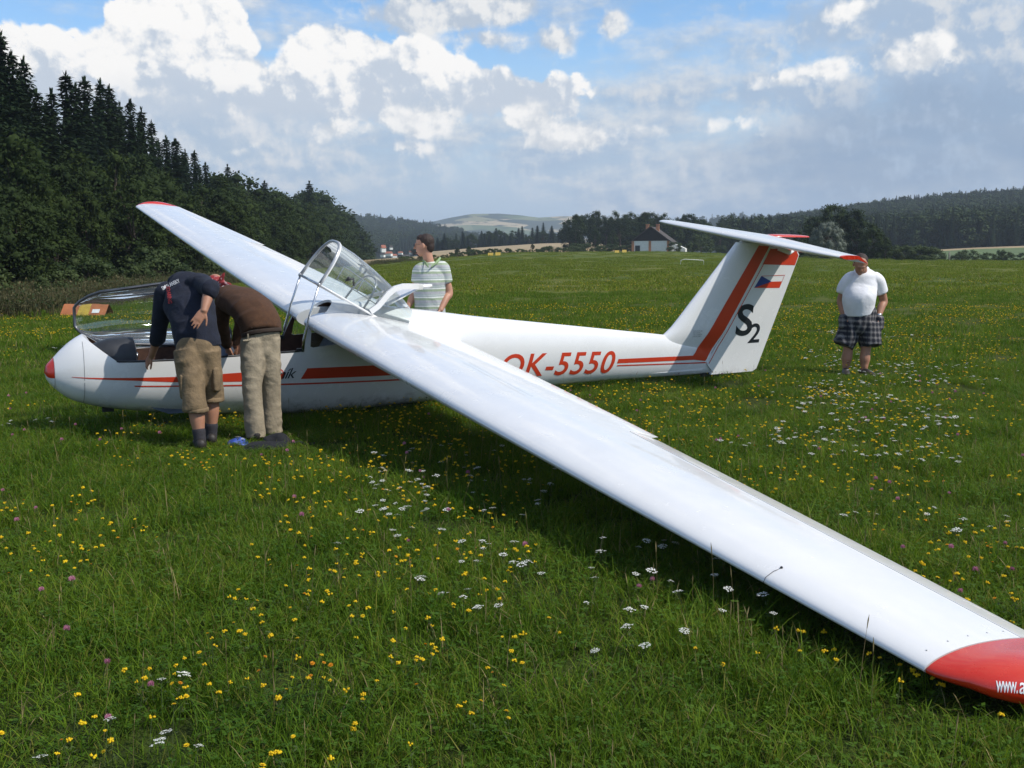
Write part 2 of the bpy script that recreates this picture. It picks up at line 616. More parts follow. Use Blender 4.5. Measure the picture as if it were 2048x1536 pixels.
def boolean(o, other, op='DIFFERENCE'):
    md = o.modifiers.new('b', 'BOOLEAN')
    md.operation = op; md.object = other; md.solver = 'EXACT'
    dg = bpy.context.evaluated_depsgraph_get()
    me = bpy.data.meshes.new_from_object(o.evaluated_get(dg))
    o.modifiers.clear()
    old = o.data
    o.data = me
    bpy.data.meshes.remove(old)


outer_bvh = None
dg = bpy.context.evaluated_depsgraph_get()
bmx = bmesh.new(); bmx.from_mesh(fus.data); FUS_BVH = BVHTree.FromBMesh(bmx); bmx.free()
inner.matrix_world = GL_MAT; cut1.matrix_world = GL_MAT; cut2.matrix_world = GL_MAT; cut3.matrix_world = GL_MAT
for c in (inner, cut1, cut2, cut3):
    boolean(fus, c)
    bpy.data.objects.remove(c)
fus.data.name = 'fuselage'
for pgn in fus.data.polygons:
    pgn.use_smooth = True
fus.data.set_sharp_from_angle(angle=RAD(38))


# ---- decals: a flat outline laid on the skin along a direction
def lay(name, mat, polys, bvh, parent, axis='y', side=1, off=0.0022, cuts=5, label=None):
    """polys: list of (verts2d, faces) in (x, z); projected on the skin from the port (side=1) or starboard side"""
    bm = bmesh.new()
    for vs, fs in polys:
        bv = [bm.verts.new((x, 0, z)) for x, z in vs]
        for f in fs:
            try:
                bm.faces.new([bv[i] for i in f])
            except ValueError:
                pass
    bmesh.ops.triangulate(bm, faces=bm.faces)
    for _ in range(cuts):
        long = [e for e in bm.edges if e.calc_length() > 0.07]
        if not long:
            break
        bmesh.ops.subdivide_edges(bm, edges=long, cuts=1)
        bmesh.ops.triangulate(bm, faces=bm.faces)
    dead = []
    for v in bm.verts:
        x, z = v.co.x, v.co.z
        hit = bvh.ray_cast(Vector((-x, side * 2.0, z)), Vector((0, -side, 0)))
        if hit[0] is None:
            dead.append(v); continue
        n = hit[1] if hit[1].y * side > 0 else -hit[1]
        v.co = hit[0] + n * off
    if dead:
        bmesh.ops.delete(bm, geom=dead, context='VERTS')
    bmesh.ops.recalc_face_normals(bm, faces=bm.faces)
    for f in bm.faces:
        f.smooth = True
        if f.normal.y * side < 0:
            f.normal_flip()
    me = bpy.data.meshes.new(name)
    bm.to_mesh(me); bm.free()
    me.materials.append(mat)
    o = mobj(name, me, parent)
    if label: o['label'] = label
    return o


def strip(top, bot, n=24):
    """band between two polylines given as (x, z)"""
    tx = np.array(top, float); bx = np.array(bot, float)
    vs, fs = [], []
    for i in range(n + 1):
        t = i / n
        def at(a):
            s = np.linspace(0, 1, len(a))
            return (np.interp(t, s, a[:, 0]), np.interp(t, s, a[:, 1]))
        vs += [at(tx), at(bx)]
    for i in range(n):
        fs.append((2 * i, 2 * i + 1, 2 * i + 3, 2 * i + 2))
    return vs, fs


def text2d(txt, size, bold=0.0, shear=0.0, space=1.0):
    cu = bpy.data.curves.new('t', 'FONT')
    cu.body = txt; cu.size = size; cu.offset = bold; cu.shear = shear; cu.space_character = space
    cu.fill_mode = 'FRONT'
    cu.resolution_u = 5
    o = bpy.data.objects.new('t', cu)
    COL.objects.link(o)
    me = bpy.data.meshes.new_from_object(o.evaluated_get(bpy.context.evaluated_depsgraph_get()))
    vs = [(v.co.x, v.co.y) for v in me.vertices]
    fs = [tuple(q.vertices) for q in me.polygons]
    bpy.data.objects.remove(o); bpy.data.curves.remove(cu); bpy.data.meshes.remove(me)
    return vs, fs


def place2d(vf, p0, ux, uz, w=None, h=None):
    """map text coordinates: left-bottom to p0, width/height fitted, along ux, uz (x aft, z up)"""
    vs, fs = vf
    a = np.array(vs)
    lo, hi = a.min(0), a.max(0)
    s = (a - lo) / (hi - lo)
    sx = w if w else (hi - lo)[0]
    sz = h if h else (hi - lo)[1]
    out = [(p0[0] + ux[0] * q[0] * sx + uz[0] * q[1] * sz, p0[1] + ux[1] * q[0] * sx + uz[1] * q[1] * sz) for q in s]
    return out, fs


for sd_ in (1, -1):
    # tapered broad stripe of the nose, the block behind the badge, the thin line below
    lay('stripe', M_decal_red, [strip([(0.20, 0.0), (0.7, -0.008), (1.1, -0.012), (1.58, 0.004), (1.93, 0.012)], [(0.20, -0.004), (0.7, -0.034), (1.1, -0.064), (1.58, -0.078), (1.88, -0.084)], 40)], FUS_BVH, fus, side=sd_)
    lay('stripe', M_decal_red, [strip([(2.27, 0.02), (3.0, 0.016), (3.6, 0.012)], [(2.21, -0.082), (3.0, -0.094), (3.6, -0.100)], 30)], FUS_BVH, fus, side=sd_)
    lay('stripe', M_decal_red, [strip([(0.70, -0.080), (1.5, -0.106), (2.2, -0.122), (3.0, -0.136), (3.7, -0.146)], [(0.712, -0.092), (1.5, -0.120), (2.2, -0.138), (3.0, -0.152), (3.7, -0.162)], 50)], FUS_BVH, fus, side=sd_)
    lay('stripe', M_decal_red, [strip([(5.965, -0.075), (7.06, -0.090)], [(5.95, -0.125), (7.10, -0.140)], 24)], FUS_BVH, fus, side=sd_) if False else None
    lay('stripe', M_decal_red, [strip([(5.96, -0.145), (7.22, -0.172)], [(5.955, -0.160), (7.235, -0.186)], 24)], FUS_BVH, fus, side=sd_) if False else None
lay('registration_lettering', M_decal_red, [place2d(text2d('OK-5550', 1, 0.012, 0.22, 1.06), (4.42, -0.21), (1, -0.020), (0, 1), 1.50, 0.262)], FUS_BVH, fus)
# round red badge with the script word beside it
circ = [(1.985 + 0.062 * math.cos(2 * math.pi * k / 24), -0.030 + 0.062 * math.sin(2 * math.pi * k / 24)) for k in range(24)]
lay('badge', M_decal_red, [(circ, [tuple(range(24))])], FUS_BVH, fus)
lay('badge_lettering', M_decal_white, [place2d(text2d('SUPER', 1, 0.01), (1.938, -0.018), (1, 0), (0, 1), 0.094, 0.026)], FUS_BVH, fus, off=0.0044)
lay('script_lettering', M_decal_black, [place2d(text2d('Blaník', 1, 0.004, 0.42, 0.92), (1.83, -0.078), (1, 0.03), (0, 1), 0.335, 0.098)], FUS_BVH, fus, off=0.0044)
# joints of the nose cone and small access marks
for x0 in (0.298,):
    r = fus_ring(x0, 96, -0.0015); r2 = fus_ring(x0 + 0.0035, 96, -0.0015)
    mb = MB(); mb.loft([[q for q in r if q.z < 0.30], [q for q in r2 if q.z < 0.30]][:2] if len([q for q in r if q.z < .3]) == len([q for q in r2 if q.z < .3]) else [r, r2], closed=False)
    mb.build('panel_joint', M_line, fus)
# red nose cap: upper part only, its lower part stays white
mb = MB()
rings = []
for x in [0.0, 0.006, 0.012, 0.022, 0.035, 0.05, 0.07]:
    rr = fus_ring(max(x, 0.0), 96, -0.0022)
    rings.append([B(-q.x - 0.003 * (x < 0.03), q.y, q.z) for q in rr if q.z > -0.03 * min(x / 0.02, 1) - 0.0005])
nmin = min(len(r) for r in rings)
def resamp(r, n):
    r = sorted(r, key=lambda q: math.atan2(q.y, q.z + 0.001))
    idx = np.linspace(0, len(r) - 1, n)
    out = []
    for t in idx:
        i = int(min(t, len(r) - 2)); out.append(r[i].lerp(r[i + 1], t - i))
    return out
mb.loft([resamp(r, 40) for r in rings], closed=False)
mb.build('nose_cap', M_red, glider)
mb = MB(); mb.loft([fus_ring(0.071, 64, -0.002), fus_ring(0.074, 64, -0.002)]); mb.build('panel_joint', M_line, fus)

# ---- wing
WR = dict(xr=2.2849, zr=0.3742, cr=1.6236, ct=0.6533, dx=-0.1971, dih=RAD(2.5332), inc=RAD(7.2262), tw=RAD(-0.9295), yw=0.3189)


def foil(n=22, t=0.15, m=0.025, pz=0.42):
    up, lo = [], []
    for i in range(n + 1):
        x = 0.5 * (1 - math.cos(math.pi * i / n))
        yt = 5 * t * (0.2969 * math.sqrt(x) - 0.126 * x - 0.3516 * x**2 + 0.2843 * x**3 - 0.1036 * x**4)
        yc = m / pz**2 * (2 * pz * x - x * x) if x < pz else m / (1 - pz)**2 * ((1 - 2 * pz) + 2 * pz * x - x * x)
        up.append((x, yc + yt)); lo.append((x, yc - yt))
    return up, lo


def wing_pt(s, y, c, zo):
    tt = (y - WR['yw']) / (7.72 - WR['yw'])
    ch = WR['cr'] + (WR['ct'] - WR['cr']) * tt
    inc = WR['inc'] + (WR['tw'] - WR['inc']) * tt
    return B(WR['xr'] + WR['dx'] * tt + c * ch, s * y, WR['zr'] + math.tan(WR['dih']) * (y - WR['yw']) - (c - 0.25) * ch * inc + zo * ch)


def wing_ring(s, y, c0=0.0, c1=1.0, t=None, defl=0.0, chs=1.0):
    tt = min(max((y - WR['yw']) / (7.72 - WR['yw']), 0), 1)
    t = t if t else 0.152 - 0.035 * tt
    up, lo = foil(26, t)
    def clampc(L):
        xs_ = [q[0] for q in L]; zs_ = [q[1] for q in L]
        out = []
        for x, z in L:
            xc = min(max(x, c0), c1)
            out.append((xc, float(np.interp(xc, xs_, zs_))))
        return out
    up, lo = clampc(up), clampc(lo)
    pts = list(reversed(up)) + lo[1:]
    if abs(lo[-1][1] - up[-1][1]) < 1e-6:
        pts = pts[:-1] + [(lo[-1][0], lo[-1][1] - 0.0015)]
    if defl:
        hx = c0
        hz = 0.5 * (np.interp(hx, [q[0] for q in foil(26, t)[0]], [q[1] for q in foil(26, t)[0]]) + np.interp(hx, [q[0] for q in foil(26, t)[1]], [q[1] for q in foil(26, t)[1]]))
        ca, sa = math.cos(defl), math.sin(defl)
        pts = [(hx + (x - hx) * ca + (z - hz) * sa, hz - (x - hx) * sa + (z - hz) * ca) for x, z in pts]
    return [wing_pt(s, y, 0.5 + (x - 0.5) * chs, z) for x, z in pts]


YA = 4.5667
for s in (1, -1):
    mb = MB()
    rings = [wing_ring(s, y) for y in (0.12, 0.32, 0.6, 1.0, 1.6, 2.4, 3.2, 4.0, YA - 0.004)]
    rings += [wing_ring(s, y, 0, 0.768) for y in (YA, 5.2, 5.9, 6.6, 7.2, 7.715)]
    mb.loft(rings)
    wing = mb.build('wing', [M_wing], glider, sharp=30)
    # aileron
    mb = MB()
    dfl = RAD(5.0) if s == 1 else RAD(-3.5)
    mb.loft([wing_ring(s, y, 0.775, 1.0, None, dfl) for y in (YA + 0.012, 5.4, 6.3, 7.1, 7.712)])
    mb.build('aileron', [M_wing], wing, sharp=30)
    # red tip body: fuller and drooping a little, end rounded
    mb = MB()
    rings = []
    for y, th, chs, dz, dx in ((7.722, .117, 1.0, 0, 0), (7.76, .122, .995, .000, .003), (7.82, .145, .97, .002, .016), (7.88, .170, .93, .003, .036), (7.94, .185, .89, -.004, .058),
                               (8.00, .19, .82, -.008, .088), (8.045, .18, .72, -.010, .118), (8.08, .14, .58, -.010, .15), (8.098, .08, .40, -.010, .175)):
        rr = wing_ring(s, y, 0, 1, th, 0, chs)
        rings.append([Vector((q.x - dx, s * (7.722 + (abs(q.y) - 7.722) * (.88 if s == 1 else .38)), q.z + dz)) for q in rr])
    mb.loft(rings)
    tip = mb.build('wing_tip', [M_red], wing, sharp=45)
    if s == 1:
        port_wing, port_tip = wing, tip
    # tiny screw heads along the tip joint
    for c in (0.10, 0.26, 0.42, 0.58, 0.72):
        up = foil(26, 0.117)[0]
        z = float(np.interp(c, [q[0] for q in up], [q[1] for q in up]))
        mb = MB(); q = wing_pt(s, 7.66, c, z)
        mb.ball(q + Vector((0, 0, 0.0005)), (0.0042, 0.0042, 0.002), nu=8, nv=4)
        mb.build('screw', M_alum, wing)
    # airbrake slot covers
    for y0, y1, c in ((2.55, 3.75, 0.43), (2.55, 3.75, 0.475)):
        mb = MB()
        rr = []
        for y in np.linspace(y0, y1, 8):
            tt = (y - WR['yw']) / (7.72 - WR['yw'])
            up = foil(26, 0.152 - 0.035 * tt)[0]
            f = lambda cc: float(np.interp(cc, [q[0] for q in up], [q[1] for q in up]))
            rr.append([wing_pt(s, y, c, f(c) + 0.0006), wing_pt(s, y, c + 0.0025, f(c + 0.0025) + 0.0006)])
        mb.loft(rr, closed=False)
        mb.build('airbrake_joint', pmat('faint joint', (0.5, 0.51, 0.52), 0.5, var=0.1), wing)
# tie-down hook and cord on the port leading edge
q = wing_pt(1, 6.86, 0.115, 0.060)
mb = MB(); mb.ball(q + Vector((0, 0, 0.003)), 0.0065, nu=8, nv=5)
mb.tube([q, wing_pt(1, 6.86, 0.06, 0.045) + Vector((0, 0, .004)), wing_pt(1, 6.86, 0.012, 0.017) + Vector((0.004, 0, .003)), wing_pt(1, 6.86, -0.004, -0.01)], 0.0013, 5)
mb.build('tie_down_hook', M_dark, port_wing)
# dark gap strip behind the aileron hinge
# white web address on the front of the red tip
bmx = bmesh.new(); bmx.from_mesh(port_tip.data); TIP_BVH = BVHTree.FromBMesh(bmx); bmx.free()


def lay_dir(name, mat, vf, origin, u, v, direction, bvh, parent, off=0.002):
    vs, fs = vf
    bm = bmesh.new()
    bv = []
    for a, b in vs:
        bv.append(bm.verts.new(origin + u * a + v * b))
    for f in fs:
        try: bm.faces.new([bv[i] for i in f])
        except ValueError: pass
    bmesh.ops.triangulate(bm, faces=bm.faces)
    for _ in range(3):
        long = [e for e in bm.edges if e.calc_length() > 0.03]
        if long:
            bmesh.ops.subdivide_edges(bm, edges=long, cuts=1); bmesh.ops.triangulate(bm, faces=bm.faces)
    dead = []
    for w in bm.verts:
        h = bvh.ray_cast(w.co - direction * 1.0, direction)
        if h[0] is None: dead.append(w)
        else:
            n = h[1] if h[1].dot(direction) < 0 else -h[1]
            w.co = h[0] + n * off
    if dead: bmesh.ops.delete(bm, geom=dead, context='VERTS')
    me = bpy.data.meshes.new(name); bm.to_mesh(me); bm.free(); me.materials.append(mat)
    return mobj(name, me, parent)


TIP_HIT = []
for _px, _py in ((1993, 1384), (2036, 1387), (1995, 1361)):
    _u, _v = _px - 1024, _py - 768
    _u, _v = _u * math.cos(-ROLL) - _v * math.sin(-ROLL), _u * math.sin(-ROLL) + _v * math.cos(-ROLL)
    _d = Vector((_u / F_PX, math.cos(PITCH) - _v / F_PX * math.sin(PITCH), -math.sin(PITCH) - _v / F_PX * math.cos(PITCH))).normalized()
    _i = GL_MAT.inverted()
    _h = TIP_BVH.ray_cast(_i @ Vector((0, 0, CAM_H)), (_i.to_3x3() @ _d).normalized())
    TIP_HIT.append(_h[0])
if any(h is None for h in TIP_HIT): TIP_HIT = [wing_pt(1, 7.9, .02, -.08), wing_pt(1, 7.95, .02, -.08), wing_pt(1, 7.9, .02, -.04)]
_u = TIP_HIT[1] - TIP_HIT[0]; _v = TIP_HIT[2] - TIP_HIT[0]
_n = _u.cross(_v).normalized()
if _n.dot(GL_MAT.inverted() @ Vector((0, 0, CAM_H)) - TIP_HIT[0]) > 0: _n = -_n
_L = _u.length; _H = _v.length
o_ = lay_dir('web_address_lettering', M_decal_white, place2d(text2d('www.', 1, 0.006, 0.18, 0.88), (0, 0), (1, 0), (0, 1), _L * 0.98, _H * .95), TIP_HIT[0], _u.normalized(), (_v - _u.normalized() * _v.dot(_u.normalized())).normalized(), _n, TIP_BVH, port_tip)
o_ = lay_dir('web_address_lettering', M_decal_white, place2d(text2d('a', 1, 0.006, 0.18), (0, 0), (1, 0), (0, 1), _L * .30, _H * .95), TIP_HIT[0] + _u * 1.06, _u.normalized(), (_v - _u.normalized() * _v.dot(_u.normalized())).normalized(), _n, TIP_BVH, port_tip)

# ---- fin and rudder: sections stacked in z
def fin_le(z):
    # curved fillet into the boom
    base = 6.672 + (z - 0.144) * (7.548 - 6.672) / (1.236 - 0.144)
    return base - 0.16 * max(0.0, (0.30 - z) / 0.30) ** 2
def fin_hinge(z): return 7.286 + (z + 0.199) * (8.048 - 7.286) / (1.197 + 0.199)
def fin_te(z): return 8.125 + (z + 0.30) * (8.571 - 8.125) / (1.104 + 0.30)


def fin_ring(z, x0, x1, t0, n=18, le_round=True):
    """section between x0 and x1 of the whole fin chord"""
    a, b = fin_le(z), fin_te(z)
    ch = b - a
    pts = []
    xs_ = [x0 + (x1 - x0) * (0.5 - 0.5 * math.cos(math.pi * i / n)) for i in range(n + 1)]
    def th(x):
        c = min(max((x - a) / ch, 0), 1)
        return 5 * t0 * ch * (0.2969 * math.sqrt(c) - 0.126 * c - 0.3516 * c**2 + 0.2843 * c**3 - 0.1015 * c**4) + 0.0012
    up = [B(x, th(x), z) for x in xs_]
    lo = [B(x, -th(x), z) for x in xs_]
    return up + list(reversed(lo))


zs = [-0.28, -0.2, -0.1, 0.0, 0.06, 0.12, 0.18, 0.25, 0.35, 0.5, 0.7, 0.9, 1.1, 1.25]
mb = MB(); mb.loft([fin_ring(z, fin_le(z), fin_hinge(z) - 0.006, 0.115 if z > .2 else 0.115 - 0.06 * min((.2 - z) / .2, 1)) for z in zs])
fin = mb.build('tail_fin', [M_white], glider, sharp=40)
zr_ = [-0.335, -0.30, -0.2, 0.0, 0.2, 0.5, 0.8, 1.0, 1.11, 1.19]
rings = []
for z in zr_:
    te = fin_te(min(z, 1.104)) - (0.05 * ((z + 0.0) < -0.31)) - max(0, z - 1.11) * 0.9
    rings.append(fin_ring(z, fin_hinge(z) + 0.004 if z > -0.3 else fin_hinge(z) + 0.16, te, 0.108 if z > .2 else 0.108 - 0.03 * min((.2 - z) / .2, 1)))
mb = MB(); mb.loft(rings)
rudder = mb.build('rudder', [M_white], glider, sharp=40)
def bvh_of(o):
    b = bmesh.new(); b.from_mesh(o.data); t = BVHTree.FromBMesh(b); b.free(); return t
FIN_BVH, RUD_BVH = bvh_of(fin), bvh_of(rudder)
_b = bmesh.new()
for _o in (fin, rudder):
    _b.from_mesh(_o.data)
_t = MB(); _t.loft([fus_ring(x) for x in lerp_x(4.0, 7.5, 36) + [7.5]]); _m = _t.mesh('t'); _b.from_mesh(_m); bpy.data.meshes.remove(_m)
TAIL_BVH = BVHTree.FromBMesh(_b); _b.free()
for s in (1, -1):
    lay('stripe', M_decal_red, [strip([(7.857, 1.225), (7.42, 0.50), (7.10, -0.045), (7.06, -0.090)], [(8.025, 1.215), (7.62, 0.46), (7.285, -0.14), (7.262, -0.162)], 30)], TAIL_BVH, fin, side=s)
    lay('stripe', M_decal_red, [strip([(5.965, -0.075), (7.065, -0.088)], [(5.95, -0.125), (7.10, -0.140)], 40)], TAIL_BVH, fus, side=s)
    lay('stripe', M_decal_red, [strip([(5.96, -0.145), (7.26, -0.176)], [(5.955, -0.160), (7.30, -0.192)], 40)], TAIL_BVH, fus, side=s)
    lay('stripe', M_decal_red, [strip([(7.985, 1.13), (7.266, -0.183)], [(7.994, 1.13), (7.275, -0.183)], 24)], FIN_BVH, fin, side=s, off=0.003) if False else None
    lay('stripe', M_decal_red, [strip([(8.05, 1.186), (8.0, 1.08), (7.957, 0.998)], [(8.484, 1.186), (8.555, 1.103), (8.522, 0.983)], 16)], RUD_BVH, rudder, side=s)
    lay('stripe', M_decal_red, [strip([(7.965, 0.998), (7.312, -0.196)], [(7.978, 0.998), (7.325, -0.196)], 30)], RUD_BVH, rudder, side=s)
    lay('stripe', M_decal_red, [strip([(7.052, -0.088), (7.088, -0.088)], [(7.088, -0.140), (7.268, -0.163)], 6)], TAIL_BVH, fus, side=s, off=0.003)
if True:
    tl, tr, bl, br, cc = (7.964, .859), (8.368, .865), (7.871, .714), (8.307, .705), (8.15, .786)
    ml = ((tl[0] + bl[0]) / 2, (tl[1] + bl[1]) / 2); mr = ((tr[0] + br[0]) / 2, (tr[1] + br[1]) / 2)
    lay('flag', M_decal_red, [([cc, mr, br, bl], [(0, 1, 2, 3)])], RUD_BVH, rudder)
    lay('flag', M_decal_blue, [([tl, cc, bl], [(0, 1, 2)])], RUD_BVH, rudder)
    e = 0.006
    lay('flag_border', M_decal_red, [([tl, tr, (tr[0], tr[1] - e), (tl[0], tl[1] - e)], [(0, 1, 2, 3)]), ([(tr[0] - e, tr[1]), tr, mr, (mr[0] - e, mr[1])], [(0, 1, 2, 3)])], RUD_BVH, rudder, off=0.003)
    lay('competition_lettering', M_decal_black, [place2d(text2d('S', 1, 0.018), (7.665, 0.125), (1, 0), (-0.04, 1), 0.275, 0.395)], RUD_BVH, rudder)
    lay('competition_lettering', M_decal_black, [place2d(text2d('2', 1, 0.014), (7.905, 0.030), (1, 0), (0.0, 1), 0.19, 0.245)], RUD_BVH, rudder)
    # a small block of print on the fin
    small = []
    for r_ in range(4):
        small.append(place2d(text2d(('DATA PLATE NO', 'MAX 510 KG', 'TAIL LOAD 36', 'CHECK DAILY')[r_], 1), (7.01, 0.205 - r_ * 0.022), (1, 0), (0, 1), 0.13 if r_ != 1 else 0.10, 0.014))
    lay('placard_lettering', M_line, small, FIN_BVH, fin)

# tail skid
mb = MB(); mb.box(B(7.40, 0, -0.345), (0.26, 0.05, 0.05)); mb.build('tail_skid', M_dark, glider)

# ---- tailplane and elevator
HS, ZS = 1.6079, 1.3064
def tp_ring(y, x0f, x1f, defl=0.0, z=ZS):
    t = abs(y) / HS
    le = 7.545 + 0.035 * t + 0.03 * max(0, (t - 0.93) / 0.07)
    te = 8.42 - 0.39 * t
    ch = te - le
    up, lo = foil(20, 0.11, 0.0001)
    def cl(L):
        xs_ = [q[0] for q in L]; zz = [q[1] for q in L]
        return [(min(max(x, x0f), x1f), float(np.interp(min(max(x, x0f), x1f), xs_, zz))) for x, _ in L]
    up, lo = cl(up), cl(lo)
    pts = list(reversed(up)) + lo[1:]
    pts = pts[:-1] + [(pts[-1][0], pts[-1][1] - 0.003)]
    ca, sa = math.cos(defl), math.sin(defl)
    if defl:
        pts = [(x0f + (x - x0f) * ca + zq * sa, -(x - x0f) * sa + zq * ca) for x, zq in pts]
    return [B(le + x * ch, y, z + zq * ch) for x, zq in pts]


ys = [-HS, -HS + 0.02, -1.45, -1.2, -0.8, -0.4, 0, 0.4, 0.8, 1.2, 1.45, HS - 0.02, HS]
mb = MB(); mb.loft([tp_ring(y, 0, 0.60) for y in ys])
tail = mb.build('tailplane', [M_wing], glider, sharp=35)
for s in (1, -1):
    mb = MB(); mb.loft([tp_ring(s * y, 0.615, 1.0, RAD(24)) for y in (0.05, 0.4, 0.8, 1.2, HS - 0.002)])
    el_ = mb.build('elevator', [M_wing], tail, sharp=35)
    # red caps at the tips
    mb = MB(); mb.loft([tp_ring(s * y, 0, 0.60) for y in (HS + 0.001, HS + 0.02, HS + 0.032)]); mb.build('tip_cap', M_red if s == 1 else M_wing, tail, sharp=35)
    mb = MB(); mb.loft([tp_ring(s * y, 0.60, 1.0, RAD(24)) for y in (HS + 0.001, HS + 0.02, HS + 0.03)]); mb.build('tip_cap', M_red if s == 1 else M_wing, el_, sharp=35)
# red fairing on the middle of the tailplane
mb = MB()
mb.loft([[B(x, 0.075 * math.cos(a) * w, ZS + 0.025 + 0.024 * math.sin(a) * w) for a in np.linspace(0, math.pi, 12)] for x, w in ((8.02, .25), (8.07, .85), (8.2, 1.0), (8.4, 1.0), (8.58, .8), (8.66, .55))], closed=False)
mb.build('fairing', M_red, tail)
mb = MB()
mb.loft([fin_ring(z, fin_le(z) + 0.06, fin_te(z) - 0.25, 0.06) for z in (1.235, 1.27)])
mb.build('mounting', M_white, fin)
mb = MB(); mb.tube([B(8.18, 0.05, 1.20), B(8.36, 0.06, 1.14), B(8.42, 0.06, 1.16)], [0.035, 0.03, 0.01], 8); mb.build('linkage_cover', M_white, fin)

# ---- main wheel under the belly
mb = MB()
for k in range(2):
    pass
rings = []
for j in range(28):
    a = 2 * math.pi * j / 28
    ring = []
    for i in range(10):
        b = 2 * math.pi * i / 10
        rr = 0.155 + 0.05 * math.cos(b)
        ring.append(B(2.92 + rr * math.cos(a), 0.055 * math.sin(b), -0.42 + rr * math.sin(a)))
    rings.append(ring)
rings.append(rings[0])
mb.loft(rings, caps=(False, False))
wheel = mb.build('wheel', M_rubber, glider)
mb = MB(); mb.tube([B(2.92, -0.04, -0.42), B(2.92, 0.04, -0.42)], 0.11, 20); mb.build('rim', M_alum, wheel)
# tow hook under the nose
mb = MB(); mb.box(B(0.52, 0.02, -0.355), (0.10, 0.03, 0.05)); mb.build('tow_hook', M_dark, glider)

# ---- cockpit interior
mb = MB()
pan = []
for x, w, zt in ((0.40, .13, .245), (0.52, .175, .285), (0.66, .19, .300), (0.74, .19, .292)):
    ring = [B(x, w * math.cos(a), -0.02 + (zt + 0.02) * max(math.sin(a), 0) ** 0.6) for a in np.linspace(0, math.pi, 16)]
    pan.append(ring)
mb.loft(pan, closed=False)
last = pan[-1]
mb.add(last + [B(0.755, .16 * math.cos(a), -0.02 + .27 * max(math.sin(a), 0) ** .6) for a in np.linspace(0, math.pi, 16)], [(i, i + 1, 17 + i, 16 + i) for i in range(15)] + [tuple(range(16, 32))], 0, False)
panel = mb.build('instrument_panel', M_charcoal, glider)
for k, (y, z) in enumerate(((-.08, .14), (0, .14), (.08, .14), (-.05, .05), (.05, .05))):
    mb = MB(); mb.tube([B(0.755, y, z), B(0.768, y, z)], 0.033, 14); mb.build('dial', M_metal, panel)
def seat(x, name='seat'):
    mb = MB()
    prof = [(x - 0.55, -0.22), (x - 0.3, -0.33), (x - 0.08, -0.33), (x + 0.05, -0.22), (x + 0.2, 0.05), (x + 0.30, 0.24)]
    mb.loft([[B(px_, -0.21, pz_), B(px_, 0.21, pz_), B(px_ + 0.03, 0.21, pz_ - 0.05), B(px_ + 0.03, -0.21, pz_ - 0.05)] for px_, pz_ in prof], smooth=True)
    s_ = mb.build(name, M_cushion, glider, sharp=50)
    mb = MB(); mb.ball(B(x + 0.30, 0, 0.30), (0.05, 0.12, 0.09)); mb.build('headrest', M_cushion, s_)
    return s_
seat(1.28); seat(2.33)
for x in (0.95, 1.92):
    mb = MB(); mb.tube([B(x, 0, -0.42), B(x + 0.02, 0, -0.2), B(x + 0.06, 0, -0.02)], 0.014, 8); mb.tube([B(x + 0.06, 0, -0.04), B(x + 0.08, 0, 0.08)], 0.021, 8)
    mb.build('control_stick', M_charcoal, glider)
# bulkhead behind rear seat: grey mesh wall
mb = MB(); mb.loft([[B(2.78 + d_, 0.27 * math.cos(a), 0.02 + 0.5 * math.sin(a)) for a in np.linspace(-1.2, math.pi + 1.2, 20)] for d_ in (0, 0.02)]); mb.build('bulkhead', pmat('grey bulkhead', (0.09, 0.09, 0.10), 0.7, var=0.2, bump=0.002, bscale=150), glider)
# blue grip and small bits on the near wall
mb = MB(); mb.tube([B(0.80, 0.25, 0.05), B(0.82, 0.25, 0.11)], 0.012, 8); mb.build('release_handle', pmat('blue plastic', (0.02, 0.08, 0.45), 0.4, var=0.1), glider)
# sill trims, polished
for s in (1, -1):
    mb = MB(); mb.tube([B(0.56, s * 0.262, 0.140), B(0.8, s * 0.283, 0.136), B(1.05, s * 0.296, 0.142), B(1.54, s * 0.307, 0.160), B(2.2, s * 0.312, 0.188)], 0.010, 8)
    mb.build('sill_trim', M_charcoal if s == 1 else M_metal, fus)
mb = MB()
pts_ = []
for k in range(13):
    t = -1 + 2 * k / 12
    y = 0.265 * t
    x = 0.305 + (0.58 - 0.305) * abs(t) ** 1.7
    h = FUS_BVH.ray_cast(Vector((-x, y, 1.0)), Vector((0, 0, -1)))
    zz = 0.338 - (0.338 - 0.124) * (x - 0.30) / 0.28
    pts_.append(B(x, y, zz + 0.004))
# side windows
for s in (1, -1):
    o = lay('side_window', M_glass, [(win, [tuple(range(len(win)))])], FUS_BVH, fus, side=s, off=-0.008)

# ---- rear canopy, swung up and back
hoop_c, ax = Vector((2.37, 0, 0.815)), Vector((0.832, 0, -0.455))     # plane base, axis to the rear
up_ = Vector((0.545, 0, 0.80)).normalized()
def hoop(dist, w, h, n=22, base=0.0, ww=None):
    pts = []
    for k in range(n + 1):
        a = math.pi * k / n
        c = hoop_c + ax.normalized() * dist
        y = w * math.copysign(abs(math.cos(a)) ** 0.72, math.cos(a)); z = h * abs(math.sin(a)) ** 0.78
        q = c + up_ * z
        pts.append(B(q.x, y, q.z))
    return pts
canopy_r = empty('canopy', parent=glider)
mb = MB()
prof = [(0.0, .285, .445), (0.2, .288, .440), (0.45, .283, .405), (0.7, .268, .355), (0.9, .245, .300), (1.04, .225, .25)]
mb.loft([hoop(d_, w, h) for d_, w, h in prof], closed=False)
mb.build('canopy_glass', M_glass, canopy_r)
fr = MB(); fr.tube(hoop(0.0, .287, .447), 0.014, 8); fr.build('front_hoop', M_alum, canopy_r)
fr = MB(); fr.tube(hoop(0.012, .291, .452), 0.010, 8); fr.build('rim_band', M_white, canopy_r)
